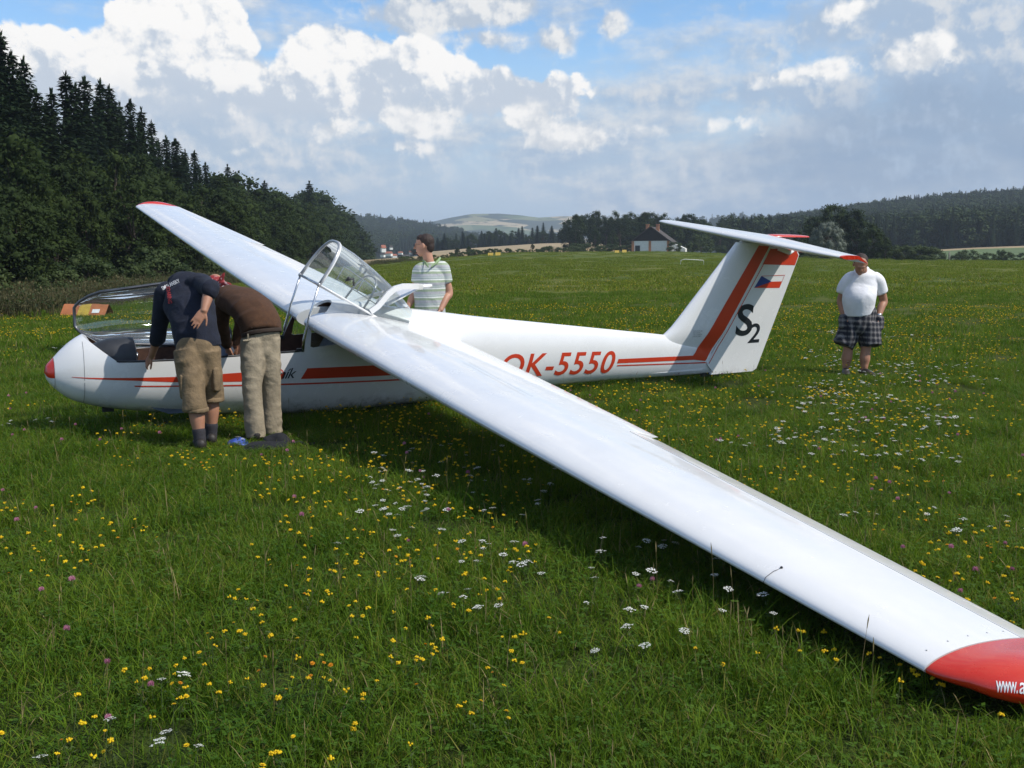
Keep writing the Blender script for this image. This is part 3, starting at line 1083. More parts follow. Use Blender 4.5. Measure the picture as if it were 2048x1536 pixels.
# lower side rails
for s in (1, -1):
    fr = MB(); fr.tube([hoop(d_, w, h)[0 if s == 1 else -1] for d_, w, h in prof], 0.011, 8); fr.build('side_rail', M_metal if s == -1 else M_white, canopy_r)
fr = MB(); a_, b_ = hoop(0.0, .287, .447)[0], hoop(0.0, .287, .447)[-1]
fr.tube([a_, b_], 0.012, 8); fr.build('cross_bar', M_metal, canopy_r)
# inner bow
fr = MB(); fr.tube(hoop(0.52, .262, .335), 0.011, 8); fr.build('inner_bow', M_alum, canopy_r)
# white rear frame: bent band round the tail of the canopy
w_ = []
def band(path, wid, th, mat, nm):
    mb = MB()
    n = len(path)
    rings = []
    for i, q in enumerate(path):
        a = path[max(i - 1, 0)]; b = path[min(i + 1, n - 1)]
        t = (b - a).normalized(); side_ = Vector((0, 1, 0)); up2 = side_.cross(t).normalized()
        if up2.z < 0: up2 = -up2
        rings.append([q + up2 * wid / 2 + side_ * th, q + up2 * wid / 2 - side_ * th, q - up2 * wid / 2 - side_ * th, q - up2 * wid / 2 + side_ * th])
    mb.loft(rings, smooth=False)
    return mb.build(nm, mat, canopy_r)
band([B(2.90, -0.20, 0.545), B(3.0, -0.20, 0.585), B(3.12, -0.19, 0.63), B(3.3, -0.15, 0.675), B(3.46, -0.10, 0.71), B(3.55, -0.03, 0.725)], 0.04, 0.012, M_white, 'rear_frame')
for s in (1,):
    band([B(2.90, s * 0.275, 0.545), B(2.98, s * 0.272, 0.60), B(3.08, s * 0.265, 0.715), B(3.15, s * 0.255, 0.765), B(3.24, s * 0.24, 0.785), B(3.46, s * 0.12, 0.765), B(3.55, s * 0.03, 0.745)], 0.055, 0.014, M_white, 'rear_frame')
mb = MB()
mb.loft([[B(3.52, y, 0.735) for y in (-.06, -.02, .02, .06)], [B(3.3, y, 0.665) for y in (-.08, .0, .08, .16)], [B(3.1, y, 0.585) for y in (-.10, .0, .10, .22)]], closed=False, smooth=False)
sm_ = mb.build('rear_panel', M_white, canopy_r)
so = sm_.modifiers.new('solid', 'SOLIDIFY'); so.thickness = 0.012
mb = MB(); mb.loft([[B(x, w * math.cos(a), 0.748 + 0.02 * math.sin(a)) for a in np.linspace(0, 2 * math.pi, 10, endpoint=False)] for x, w in ((3.48, .03), (3.54, .05), (3.62, .045), (3.66, .02))]); mb.build('hinge_fitting', M_white, canopy_r)
# struts holding the hoop on the cockpit rim
for s in (1, -1):
    fr = MB()
    a0 = hoop(0.0, .287, .447)[0 if s == 1 else -1]
    fr.tube([B(2.225, s * 0.308, 0.18), B(2.235, s * 0.305, 0.30), B(2.285, s * 0.295, 0.52), a0 + Vector((0, 0, -0.01))], [0.017, 0.016, 0.0115, 0.0105], 8)
    fr.build('strut', M_metal, canopy_r)
    fr = MB(); fr.ball(a0, 0.020, nu=10, nv=6); fr.build('joint', M_alum, canopy_r)
    fr = MB(); fr.box(B(2.20, s * 0.300, 0.195), (0.06, 0.03, 0.03)); fr.build('hinge', M_charcoal, canopy_r)
# ventilation window frame and lock on the near side
gl_c = Vector((0, 0, 0))
vf = MB()
P_ = lambda d_, k: hoop(d_, np.interp(d_, [q[0] for q in prof], [q[1] for q in prof]) - .008, np.interp(d_, [q[0] for q in prof], [q[2] for q in prof]) - .008, 44)[k]
for k in (3, 8):
    vf.tube([P_(d_, k) for d_ in np.linspace(0.12, 0.60, 8)], 0.006, 6)
for d_ in (0.12, 0.36, 0.60):
    vf.tube([P_(d_, 3), P_(d_, 5), P_(d_, 8)], 0.006, 6)
vf.build('vent_frame', M_white, canopy_r)
mb = MB(); mb.tube([P_(0.2, 4) + Vector((0, .0, 0)), P_(0.26, 6), P_(0.3, 4)], 0.012, 6); mb.ball(P_(0.22, 5), 0.022); mb.build('lock', M_charcoal, canopy_r)

# ---- front canopy, swung open to starboard
canopy_f = empty('canopy', parent=glider)
# closed shape, then turned about the starboard sill
th_ = RAD(96)
hy, hz = -0.298, 0.150
def opened(x, y, z):
    dy, dz = y - hy, z - hz
    c, s_ = math.cos(th_), math.sin(th_)
    zz = dy * s_ + dz * c
    return B(x, hy + dy * c - dz * s_, hz + zz * (0.86 + 0.16 * min(max((x - 0.3) / 1.1, 0), 1)))
secs = []
rim_near, rim_far = [], []
for x in [0.315, 0.33, 0.36, 0.43, 0.52, 0.64, 0.8, 0.95, 1.1, 1.25, 1.38, 1.49]:
    zb, zt, w = _cr(x)
    zt = zt + 0.03 * min(max((x - 0.3) / 0.4, 0), 1)
    sill = np.interp(x, [0.315, 0.58, 1.05, 1.54, 2.2], [0.335, 0.124, 0.133, 0.152, 0.181])
    ws = min(0.30, w * math.sqrt(max(1 - ((sill - 0.03) / max(zt, 0.05)) ** 2, 0.004))) if x < 0.58 else 0.268 + 0.035 * min((x - 0.58) / 0.6, 1)
    ring = []
    for k in range(21):
        a = math.pi * k / 20
        ring.append((ws * math.copysign(abs(math.cos(a)) ** 0.85, math.cos(a)), sill + max(zt - sill, 0.002) * abs(math.sin(a)) ** 0.85))
    secs.append([opened(x, y, z) for y, z in ring])
    rim_near.append(secs[-1][0]); rim_far.append(secs[-1][-1])
mb = MB(); mb.loft(secs, closed=False); mb.build('canopy_glass', M_glass, canopy_f)
fr = MB(); fr.tube(list(reversed(rim_far)) + rim_near, 0.0145, 8); fr.build('canopy_frame', pmat('dull metal frame', (0.13, 0.13, 0.135), 0.3, metal=0.8, var=0.3, vscale=3), canopy_f)
fr = MB(); fr.tube(secs[-1], 0.013, 8); fr.build('rear_bow', M_metal, canopy_f)
for k in (4, 8):
    mb = MB(); mb.tube([rim_near[k], rim_near[k] + Vector((0, -0.03, -0.03))], 0.009, 6); mb.ball(rim_near[k] + Vector((0, -0.03, -0.035)), 0.016); mb.build('latch', M_metal, canopy_f)
# ------------------------------------------------------------------ terrain
EDGE = [(-60, 30, .050), (-27, 40, .044), (-24, 42, .043), (-19, 52, .036), (-14, 80, .026), (-10, 120, .0165), (-7, 150, .0125), (-3, 185, .0065), (0, 220, .0028), (4, 255, .0024), (8, 255, .0026),
        (12, 200, .0060), (16, 150, .0095), (20, 130, .0122), (25, 125, .0130), (60, 120, .014)]
_EA = np.array([e[0] for e in EDGE]); _ER = np.array([e[1] for e in EDGE], float); _EE = np.array([e[2] for e in EDGE])


def ground_z(x, y):
    r = math.hypot(x, y)
    if y < 0 and r > 1:
        return 0.0
    a = math.degrees(math.atan2(x, y))
    a = max(-60, min(60, a))
    re = float(np.interp(a, _EA, _ER)); ze = CAM_H - float(np.interp(a, _EA, _EE)) * re
    if r <= re:
        t = max(0.0, (r - 22) / (re - 22)) if re > 22 else 0
        return ze * t * t * (3 - 2 * t) if t < 1 else ze
    q = r - re
    left = max(0.0, min(1.0, (-8 - a) / 4))         # the forest stands on level ground on the left
    drop = 26 * (1 - math.exp(-(q / 190.0) ** 1.5)) * (1 - left)
    return ze - drop


def grass_ground_mat():
    m = bpy.data.materials.new('meadow ground')
    m.use_nodes = True
    X = NX(m.node_tree)
    b = m.node_tree.nodes['Principled BSDF']
    g = X.node('ShaderNodeNewGeometry')
    pos = g.outputs['Position']
    n1 = X.noise(pos, 0.035, 6, 0.6)
    n2 = X.noise(pos, 0.5, 6, 0.62)
    n3 = X.noise(pos, 7.0, 6, 0.7)
    c = X.mix(X.ramp(n2, 0.3, 0.7), (0.040, 0.068, 0.008), (0.085, 0.120, 0.016))
    c = X.mix(X.mul(X.ramp(n1, 0.4, 0.65), 0.75), c, (0.135, 0.140, 0.022))
    c = X.mix(X.mul(X.ramp(n3, 0.5, 0.8), 0.5), c, (0.016, 0.026, 0.008))
    # ground colour darkened in patches near the camera, full tone farther off
    x, y, z = X.sep(pos)
    far = X.ramp(X.vm('LENGTH', pos), 20, 60)
    c = X.mix(X.mul(X.ramp(n3, 0.35, 0.6), 0.75), (0.018, 0.030, 0.005), c) if False else c
    dk = X.vm('SCALE', c)
    X.set(dk.node.inputs['Scale'], X.ramp(n3, 0.4, 0.75, 0.42, 0.9))
    c = X.mix(X.ramp(X.vm('LENGTH', pos), 16, 45), dk, c)
    yl = X.mul(X.mul(X.ramp(X.noise(pos, 3.0, 3, 0.8), 0.56, 0.68), X.ramp(n1, 0.38, 0.6, 0.25, 1.0)), X.mul(far, 0.55))
    c = X.mix(yl, c, (0.26, 0.20, 0.015))
    X.set(b.inputs['Base Color'], c)
    b.inputs['Roughness'].default_value = 0.95
    b.inputs['Specular IOR Level'].default_value = 0.15
    bn = X.node('ShaderNodeBump')
    bn.inputs['Strength'].default_value = 1.0
    bn.inputs['Distance'].default_value = 0.12
    X.set(bn.inputs['Height'], X.add(X.noise(pos, 5.0, 5, 0.7), X.mul(X.noise(pos, 0.8, 4, 0.6), 1.5)))
    X.set(b.inputs['Normal'], bn.outputs[0])
    return m


M_ground = grass_ground_mat()
mb = MB()
az_list = list(np.arange(-62, 62.1, 1.0)) + list(np.arange(68, 298, 8.0))
r_list = [0.3, 2, 4, 6, 9, 12, 15, 18, 22, 26, 31, 36, 42, 50, 60, 72, 85, 100, 115, 130, 145, 160, 180, 200, 220, 240, 255, 270, 290, 320, 360, 420, 500, 600, 750, 1000, 1500, 2200, 3000, 4000]
n = len(az_list)
mb.v.append((0, 0, 0.0))
for r in r_list:
    for a in az_list:
        x, y = r * math.sin(RAD(a)), r * math.cos(RAD(a))
        mb.v.append((x, y, ground_z(x, y)))
for j in range(n):
    mb.face((0, 1 + j, 1 + (j + 1) % n))
for i in range(len(r_list) - 1):
    for j in range(n):
        k = (j + 1) % n
        mb.face((1 + i * n + j, 1 + (i + 1) * n + j, 1 + (i + 1) * n + k, 1 + i * n + k))
ground = mb.build('ground', M_ground)
tag(ground, kind='structure')
# ------------------------------------------------------------------ where a picture direction meets a distance
def ray_dir(px, py):
    u, v = px - 1024, py - 768
    u, v = u * math.cos(-ROLL) - v * math.sin(-ROLL), u * math.sin(-ROLL) + v * math.cos(-ROLL)
    x, y, z = u / F_PX, 1.0, -v / F_PX
    return Vector((x, y * math.cos(PITCH) + z * math.sin(PITCH), -y * math.sin(PITCH) + z * math.cos(PITCH)))


def at(px, py, depth):
    r = ray_dir(px, py)
    return Vector((0, 0, CAM_H)) + r * (depth / r.y)


def on_ground(px, depth):
    """ground point in a bearing at a depth"""
    r = ray_dir(px, 500)
    x, y = r.x / r.y * depth, depth
    return Vector((x, y, ground_z(x, y)))


# ------------------------------------------------------------------ foliage materials
def leaf_mat(name, c1, c2, trans=0.3, rough=0.7, vs=1.2, spec=0.25):
    m = bpy.data.materials.new(name)
    m.use_nodes = True
    t = m.node_tree
    X = NX(t)
    b = t.nodes['Principled BSDF']
    out = t.nodes['Material Output']
    oi = X.node('ShaderNodeObjectInfo')
    g = X.node('ShaderNodeNewGeometry')
    n = X.noise(g.outputs['Position'], vs, 4, 0.6)
    f = X.add(X.mul(X.ramp(n, 0.3, 0.7), 0.7), X.mul(oi.outputs['Random'], 0.45))
    f = X.m('ADD', f, X.mul(X.sub(g.outputs['Random Per Island'], 0.5), 0.5), clamp=True)
    c = X.mix(f, c1, c2)
    X.set(b.inputs['Base Color'], c)
    b.inputs['Roughness'].default_value = rough
    b.inputs['Specular IOR Level'].default_value = spec
    if trans:
        tr = X.node('ShaderNodeBsdfTranslucent')
        hs = X.node('ShaderNodeHueSaturation')
        hs.inputs['Value'].default_value = 1.5
        X.set(hs.inputs['Color'], c)
        t.links.new(hs.outputs[0], tr.inputs[0])
        mx = X.node('ShaderNodeMixShader')
        mx.inputs[0].default_value = trans
        t.links.new(b.outputs[0], mx.inputs[1]); t.links.new(tr.outputs[0], mx.inputs[2])
        t.links.new(mx.outputs[0], out.inputs[0])
    return m


M_spruce = leaf_mat('spruce needles', (0.008, 0.019, 0.008), (0.019, 0.036, 0.012), 0.12, 0.85, 1.2, 0.12)
M_leaf = leaf_mat('broad leaves', (0.016, 0.030, 0.007), (0.036, 0.055, 0.012), 0.25, 0.8, 0.6, 0.12)
M_leaf_dark = leaf_mat('dark broad leaves', (0.011, 0.022, 0.006), (0.026, 0.042, 0.011), 0.2, 0.8, 0.6, 0.12)
M_willow = leaf_mat('silver willow leaves', (0.075, 0.095, 0.070), (0.16, 0.18, 0.14), 0.25)
M_bush = leaf_mat('bush leaves', (0.022, 0.042, 0.010), (0.058, 0.082, 0.022), 0.25)
M_bark = pmat('bark', (0.055, 0.040, 0.028), 0.95, var=0.35, vscale=6, bump=0.02, bscale=12)
M_hillwood = leaf_mat('hill forest crowns', (0.016, 0.032, 0.011), (0.040, 0.062, 0.020), 0.0, 0.9, 0.012)
M_hillspruce = leaf_mat('hill spruce crowns', (0.011, 0.024, 0.010), (0.024, 0.042, 0.016), 0.0, 0.9, 0.012)
M_weed = leaf_mat('dry weeds', (0.050, 0.058, 0.018), (0.15, 0.125, 0.060), 0.25)


def rnd(a, b): return random.uniform(a, b)


def quad_leaf(mb, c, d, up, L, Wd, mi=0):
    """pointed leaf of two triangles along d"""
    s = d.cross(up)
    if s.length < 1e-4: s = Vector((1, 0, 0))
    s.normalize()
    o = len(mb.v)
    mid = c + d * L * 0.45
    mb.v += [tuple(c), tuple(mid + s * Wd * 0.5), tuple(c + d * L), tuple(mid - s * Wd * 0.5)]
    mb.face((o, o + 1, o + 2, o + 3), mi, False)


def spruce_meshes(seed, H=10.0, R=2.0, low=0.10, dens=1.0, ragged=0.25):
    random.seed(seed)
    mb = MB()
    z = H * low
    while z < H * 0.985:
        t = (z - H * low) / (H * (1 - low))
        L0 = R * (1 - t) ** 0.85 * (0.78 + 0.22 * min(t * 6, 1)) + 0.06
        nb = int(max(5, (11 if t < 0.75 else 7) * dens))
        a0 = rnd(0, 6.28)
        for k in range(nb):
            a = a0 + k * 6.283 / nb + rnd(-.25, .25)
            L = L0 * rnd(1 - ragged * 1.6, 1 + ragged * 0.7)
            d = Vector((math.cos(a), math.sin(a), 0))
            droop = rnd(0.25, 0.5) if t < 0.7 else rnd(-0.5, 0.1)
            nseg = max(2, int(L / 0.20))
            for i in range(nseg):
                f = (i + rnd(0.2, 0.9)) / nseg
                c = Vector((d.x * L * f, d.y * L * f, z - L * droop * f * (1.15 - 0.55 * f) + rnd(-.05, .05)))
                wd = 0.30 * (1 - 0.45 * f)
                for sgn in (-1, 1):
                    dd = (d * rnd(.5, .9) + Vector((-d.y, d.x, 0)) * sgn * rnd(.5, 1.0) + Vector((0, 0, rnd(-.65, .05)))).normalized()
                    quad_leaf(mb, c, dd, Vector((rnd(-.3, .3), rnd(-.3, .3), 1)), rnd(.28, .52) * (1 - .35 * t), wd * rnd(.5, .95))
        z += rnd(0.13, 0.21) * (1 + 0.3 * (1 - t)) * (1 - .35 * t)
    for k in range(16):
        quad_leaf(mb, Vector((0, 0, H * rnd(.955, .985))), Vector((rnd(-.35, .35), rnd(-.35, .35), 1)).normalized(), Vector((1, rnd(-1, 1), 0)), H * .035, .10)
    # ragged inner cone keeps the sky from shining through the middle
    core = []
    for i in range(9):
        t = i / 8
        rr = max(R * 0.52 * (1 - t) ** 0.9, .02)
        core.append([Vector((rr * rnd(.75, 1.15) * math.cos(6.283 * j / 9), rr * rnd(.75, 1.15) * math.sin(6.283 * j / 9), H * (low + (0.93 - low) * t))) for j in range(9)])
    mb.loft(core, 0)
    crown = mb.mesh('crown', [M_spruce], fix=False)
    tb = MB()
    tb.tube([(0, 0, -.3), (0.02, 0, H * .3), (0, .02, H * .7), (0, 0, H * .97)], [.019 * H, .015 * H, .008 * H, .002 * H], 7)
    return tb.mesh('trunk', [M_bark]), crown


def broad_meshes(seed, H=8.0, R=2.6, base=0.12, nclump=46, leaves=95, leaf=0.22, mat=None, shape=1.0, name='crown', droop=0.2):
    random.seed(seed)
    mb = MB(); tb = MB()
    tb.tube([(0, 0, -.3), (rnd(-.1, .1), rnd(-.1, .1), H * .3), (rnd(-.2, .2), rnd(-.2, .2), H * .62)], [.022 * H, .016 * H, .006 * H], 7)
    for k in range(nclump):
        # clump centres fill an egg-shaped volume, biased to the outside
        for _ in range(40):
            q = Vector((rnd(-1, 1), rnd(-1, 1), rnd(-1, 1)))
            if 0.25 < q.length < 1: break
        q = q.normalized() * (q.length ** 0.5)
        prof = 1.0 - 0.28 * max(q.z, 0) * shape
        c = Vector((q.x * R * prof, q.y * R * prof, H * (base + (1 - base) * 0.5) + q.z * H * (1 - base) * 0.5 * 0.93))
        cr = rnd(.42, .80) * R * 0.40
        if k % 4 == 0:
            tb.tube([(0, 0, H * rnd(.2, .5)), (c.x * .5, c.y * .5, c.z * .8 - .1), tuple(c)], [.008 * H, .005 * H, .002 * H], 5)
        for i in range(leaves):
            n_ = Vector((random.gauss(0, 1), random.gauss(0, 1), random.gauss(0, 1))).normalized()
            p = c + Vector((n_.x, n_.y, n_.z * .8)) * cr * rnd(.55, 1.08)
            d = (n_ + Vector((rnd(-.8, .8), rnd(-.8, .8), rnd(-.9, .4) - droop))).normalized()
            quad_leaf(mb, p, d, (n_ + Vector((rnd(-.6, .6), rnd(-.6, .6), rnd(0, .8)))), leaf * rnd(.7, 1.4), leaf * rnd(.55, .9))
        # small solid heart of the clump
        o = len(mb.v)
        rings = []
        for i in range(4):
            th = math.pi * (.08 + .84 * i / 3)
            rings.append([c + Vector((math.sin(th) * math.cos(6.283 * j / 6), math.sin(th) * math.sin(6.283 * j / 6), math.cos(th) * .8)) * cr * .62 * rnd(.8, 1.1) for j in range(6)])
        mb.loft(rings, 0)
    return tb.mesh('trunk', [M_bark]), mb.mesh(name, [mat or M_leaf], fix=False)


_TENS = ['', '', 'twenty', 'thirty', 'forty', 'fifty']
_ONES = ['', 'first', 'second', 'third', 'fourth', 'fifth', 'sixth', 'seventh', 'eighth', 'ninth', 'tenth', 'eleventh', 'twelfth', 'thirteenth', 'fourteenth', 'fifteenth', 'sixteenth', 'seventeenth', 'eighteenth', 'nineteenth']


def nth(n):
    if n < 20: return _ONES[n]
    return {20: 'twentieth', 30: 'thirtieth', 40: 'fortieth', 50: 'fiftieth'}[n] if n % 10 == 0 else _TENS[n // 10] + '-' + _ONES[n % 10]


def tree(name, meshes, loc, h, w, label, cat, group, h0, rz=None):
    """a tree as an Empty with trunk and crown; h0 is the mesh's own height"""
    e = empty(name, loc, rnd(0, 6.28) if rz is None else rz)
    s = h / h0
    e.scale = (s * w, s * w, s)
    tag(e, label, cat, group)
    mobj('trunk', meshes[0], e)
    mobj('crown', meshes[1], e)
    return e


SPRUCE = [spruce_meshes(11 + i, 10.0, (2.0, 2.3, 2.6, 2.1)[i], (0.06, .1, .08, .12)[i], 1.0, (.25, .32, .2, .38)[i]) for i in range(4)]
BROAD = [broad_meshes(31 + i, 8.0, (2.5, 2.9, 2.2, 2.7)[i], (.02, .06, .03, .05)[i], 58, 90, .24, (M_leaf, M_leaf, M_leaf, M_leaf_dark)[i], 1.2) for i in range(4)]
PINE = [broad_meshes(51 + i, 9.0, 2.2, .35, 34, 90, .24, M_leaf_dark, .6) for i in range(2)]
WILLOW = broad_meshes(61, 8.0, 4.6, .05, 70, 100, .26, M_willow, 1.0, droop=.6)
SHRUB = [broad_meshes(71 + i, 2.0, 1.25, .0, 26, 70, .12, M_bush, .8) for i in range(3)]

# ------------------------------------------------------------------ forest edge on the left
random.seed(101)
FA = RAD(-5.0)
FD = Vector((math.sin(FA), math.cos(FA), 0)); FN = Vector((-math.cos(FA), math.sin(FA), 0))
SKYLINE = [(-400, -60), (-120, 40), (0, 100), (37, 92), (60, 125), (110, 205), (140, 190), (160, 172), (195, 176), (230, 182), (262, 215), (300, 230), (350, 288), (395, 312), (430, 335), (470, 345), (520, 385), (545, 372), (590, 390), (628, 378), (665, 405), (700, 442), (725, 462), (750, 500)]
_SX = [s[0] for s in SKYLINE]; _SY = [s[1] for s in SKYLINE]


def px_of(x, y):
    return 1024 + F_PX * x / y


def top_height(x, y, py):
    z0 = ground_z(x, y)
    yy = py + (px_of(x, y) - 1024) * 0.0083
    return CAM_H + (499 - yy) / F_PX * math.hypot(y, 0) - z0


def forest_xy(L, p):
    q = FD * L + FN * (16 + p)
    return q.x, q.y


def px_to_L(px, p):
    """along-edge distance at which a tree p behind the edge shows at px"""
    lo, hi = 5.0, 3000.0
    for _ in range(60):
        m_ = 0.5 * (lo + hi)
        x, y = forest_xy(m_, p)
        if y < 1 or px_of(x, y) < px: lo = m_
        else: hi = m_
    return lo


# explicit spires that draw the skyline
SP = [(-130, 20), (-60, 55), (8, 95), (37, 78), (57, 118), (80, 130), (100, 190), (130, 190), (160, 158), (178, 180), (196, 167), (226, 171), (243, 182), (262, 215), (283, 210), (304, 225), (322, 250),
      (350, 279), (368, 285), (386, 305), (404, 307), (425, 330), (452, 352), (468, 334), (492, 350), (540, 365), (575, 388), (628, 366), (650, 388), (672, 410), (700, 432)]
for i, (px, py) in enumerate(SP):
    p = rnd(5.5, 9)
    L = px_to_L(px, p)
    x, y = forest_xy(L, p)
    h = top_height(x, y, py)
    lab = 'dark spruce with pointed top, %s spire from the left on the forest skyline' % nth(i - 1) if px > 0 else 'dark spruce tree beyond the left end of the forest edge'
    if px == 37: lab = 'tallest dark spruce whose spire rises highest at the far left of the forest edge'
    if px == 468: lab = 'slender leaning conifer rising alone above the broad trees right of the spruces'
    if px == 628: lab = 'tall tree standing out near the right end of the forest edge'
    if px > 440 and px not in (468, 540, 628):
        tree('broadleaf_tree', BROAD[i % 4], (x, y, ground_z(x, y)), h, rnd(1.0, 1.25), 'dark rounded tree on the right part of the forest skyline, %s top from the left' % nth(i - 1), 'tree', 'broad-leaved trees of the forest edge', 8.0)
    else:
        tree('spruce_tree', SPRUCE[i % 4], (x, y, ground_z(x, y)), h, rnd(.85, 1.15) * (1.0 if px < 440 else 1.15), lab, 'tree', 'spruces of the forest edge', 10.0)
# filling rows of spruces, lower than the skyline
for p, L0, L1, st in ((9.5, 22, 330, 5.2), (13, 25, 330, 6.5)):
    L = L0
    while L < L1:
        q = p + rnd(-1.2, 1.2)
        x, y = forest_xy(L, q)
        px = px_of(x, y)
        py = float(np.interp(px, _SX, _SY)) + rnd(8, 55) * min(1, 60 / L)
        h = top_height(x, y, py)
        if h > 2.5 and 430 < px < 735:
            tree('broadleaf_tree', random.choice(BROAD), (x, y, ground_z(x, y)), h, rnd(1.0, 1.3), 'dark rounded tree behind the front row on the right part of the forest edge', 'tree', 'broad-leaved trees of the forest edge', 8.0)
        elif h > 2.5 and px < 735:
            tree('spruce_tree', random.choice(SPRUCE), (x, y, ground_z(x, y)), h, rnd(.95, 1.25), 'dark spruce tree standing behind the front spires of the forest edge', 'tree', 'spruces of the forest edge', 10.0)
        L += st * rnd(.8, 1.2) * (1 + L / 140)
# broad-leaved trees in front
for p, L0, L1, st, f0, f1 in ((3.5, 20, 345, 3.6, .58, .80), (0.8, 18, 360, 4.2, .38, .62)):
    L = L0
    while L < L1:
        q = p + rnd(-1.0, 1.0)
        x, y = forest_xy(L, q)
        px = px_of(x, y)
        hs_ = top_height(x, y, float(np.interp(px, _SX, _SY)))
        fr_ = rnd(f0, f1) + (.14 if px > 440 else 0)
        h = max(hs_ * fr_, 2.2)
        if px < 748:
            tree('broadleaf_tree', random.choice(BROAD), (x, y, ground_z(x, y)), h, rnd(.8, 1.15) * (1.0 if h > 5 else 1.2), 'green broad-leaved tree in front of the spruces at the forest edge', 'tree', 'broad-leaved trees of the forest edge', 8.0)
        L += st * rnd(.75, 1.25) * (1 + L / 160)
# shrubs at the foot of the edge
for k in range(46):
    L = 20 + (k / 46) ** 1.6 * 330
    x, y = forest_xy(L, rnd(-3.2, -1.0))
    if px_of(x, y) < 752:
        tree('shrub', random.choice(SHRUB), (x, y, ground_z(x, y)), rnd(1.0, 2.4), rnd(.9, 1.3), 'leafy shrub growing at the foot of the forest edge', 'shrub', 'shrubs along the forest edge', 2.0)

# ------------------------------------------------------------------ hills: ridge drawn by elevation over the eye
def hill(name, ridge, base_y, R0, R1, mat, n=60, m=14, back=150, curve=1.0):
    """ridge: (px, py) list; the slope climbs from base_y at R0 to the ridge at R1 and falls behind"""
    rx = [r[0] for r in ridge]; ry = [r[1] for r in ridge]
    mb = MB()
    grid = []
    for i in range(m + 3):
        row = []
        for j in range(n + 1):
            px = rx[0] + (rx[-1] - rx[0]) * j / n
            py = float(np.interp(px, rx, ry))
            t = min(i / m, 1)
            by = base_y(px) if callable(base_y) else base_y
            R = R0 + (R1 - R0) * t
            a = (px - 1024) / F_PX
            yy = by + (py - by) * t ** curve
            hy = 499 - (px - 1024) * 0.0083
            dep = R * math.cos(math.atan(a))
            z = CAM_H + (hy - yy) / F_PX * dep
            if i > m:
                R = R1 + back * (i - m)
                dep = R * math.cos(math.atan(a))
                z = z - back * .10 * (i - m)
            row.append(Vector((a * dep, dep, z)))
        grid.append(row)
    mb.loft(grid, closed=False)
    for row in (grid[0],):      # skirt at the foot
        o = len(mb.v)
        mb.v += [tuple(q) for q in row] + [(q.x, q.y, q.z - 30) for q in row]
        k = len(row)
        for j in range(k - 1): mb.face((o + j, o + j + 1, o + k + j + 1, o + k + j))
    ob = mb.build(name, mat)
    tag(ob, kind='structure')
    return grid


def sample_grid(grid, m, cnt, margin=0.0):
    pts = []
    G = grid[:m + 1]
    # weights by cell area
    cells = []; wts = []
    for i in range(m):
        for j in range(len(G[0]) - 1):
            a, b, c, d = G[i][j], G[i][j + 1], G[i + 1][j + 1], G[i + 1][j]
            cells.append((a, b, c, d)); wts.append((b - a).cross(d - a).length)
    wts = np.array(wts); wts /= wts.sum()
    for k in RNG.choice(len(cells), cnt, p=wts):
        a, b, c, d = cells[k]
        u, v = RNG.random(), RNG.random()
        pts.append(a.lerp(b, u).lerp(d.lerp(c, u), v))
    return pts


# stuff: instances on points
def scatter(name, pts, rots, scl, idx, protos, label=None, cat=None):
    coll = bpy.data.collections.new(name + '_pieces')
    for i, me in enumerate(protos):
        o = bpy.data.objects.new('%s_piece_%02d' % (name, i), me)
        coll.objects.link(o)
    me = bpy.data.meshes.new(name)
    P = np.array([tuple(q) for q in pts], dtype=np.float32)
    me.vertices.add(len(P)); me.vertices.foreach_set('co', P.ravel())
    a = me.attributes.new('rot', 'FLOAT_VECTOR', 'POINT'); a.data.foreach_set('vector', np.array(rots, dtype=np.float32).ravel())
    a = me.attributes.new('scl', 'FLOAT_VECTOR', 'POINT'); a.data.foreach_set('vector', np.array(scl, dtype=np.float32).ravel())
    a = me.attributes.new('idx', 'INT', 'POINT'); a.data.foreach_set('value', np.array(idx, dtype=np.int32))
    ng = bpy.data.node_groups.new(name, 'GeometryNodeTree')
    ng.interface.new_socket('Geometry', in_out='INPUT', socket_type='NodeSocketGeometry')
    ng.interface.new_socket('Geometry', in_out='OUTPUT', socket_type='NodeSocketGeometry')
    N = ng.nodes; Lk = ng.links
    gi, go = N.new('NodeGroupInput'), N.new('NodeGroupOutput')
    ip = N.new('GeometryNodeInstanceOnPoints')
    ci = N.new('GeometryNodeCollectionInfo'); ci.inputs[0].default_value = coll
    ci.inputs['Separate Children'].default_value = True; ci.inputs['Reset Children'].default_value = True
    def na(nm, dt):
        q = N.new('GeometryNodeInputNamedAttribute'); q.data_type = dt; q.inputs[0].default_value = nm; return q.outputs[0]
    Lk.new(gi.outputs[0], ip.inputs['Points']); Lk.new(ci.outputs[0], ip.inputs['Instance'])
    ip.inputs['Pick Instance'].default_value = True
    Lk.new(na('idx', 'INT'), ip.inputs['Instance Index']); Lk.new(na('rot', 'FLOAT_VECTOR'), ip.inputs['Rotation']); Lk.new(na('scl', 'FLOAT_VECTOR'), ip.inputs['Scale'])
    Lk.new(ip.outputs[0], go.inputs[0])
    ob = mobj(name, me)
    md = ob.modifiers.new('scatter', 'NODES'); md.node_group = ng
    tag(ob, label, cat, kind='stuff')
    return ob


def hill_broad(seed):
    tr, cr = broad_meshes(seed, 10.0, 3.1, .03, 34, 34, .55, M_hillwood, 1.1, 'hill_crown')
    return cr


def hill_spruce(seed, R):
    tr, cr = spruce_meshes(seed, 10.0, R, .04, .62, .3)
    cr.materials.clear(); cr.materials.append(M_hillspruce)
    return cr


LOW = [hill_spruce(1, 2.0), hill_spruce(2, 2.4), hill_spruce(3, 1.8), hill_broad(4), hill_broad(5)]


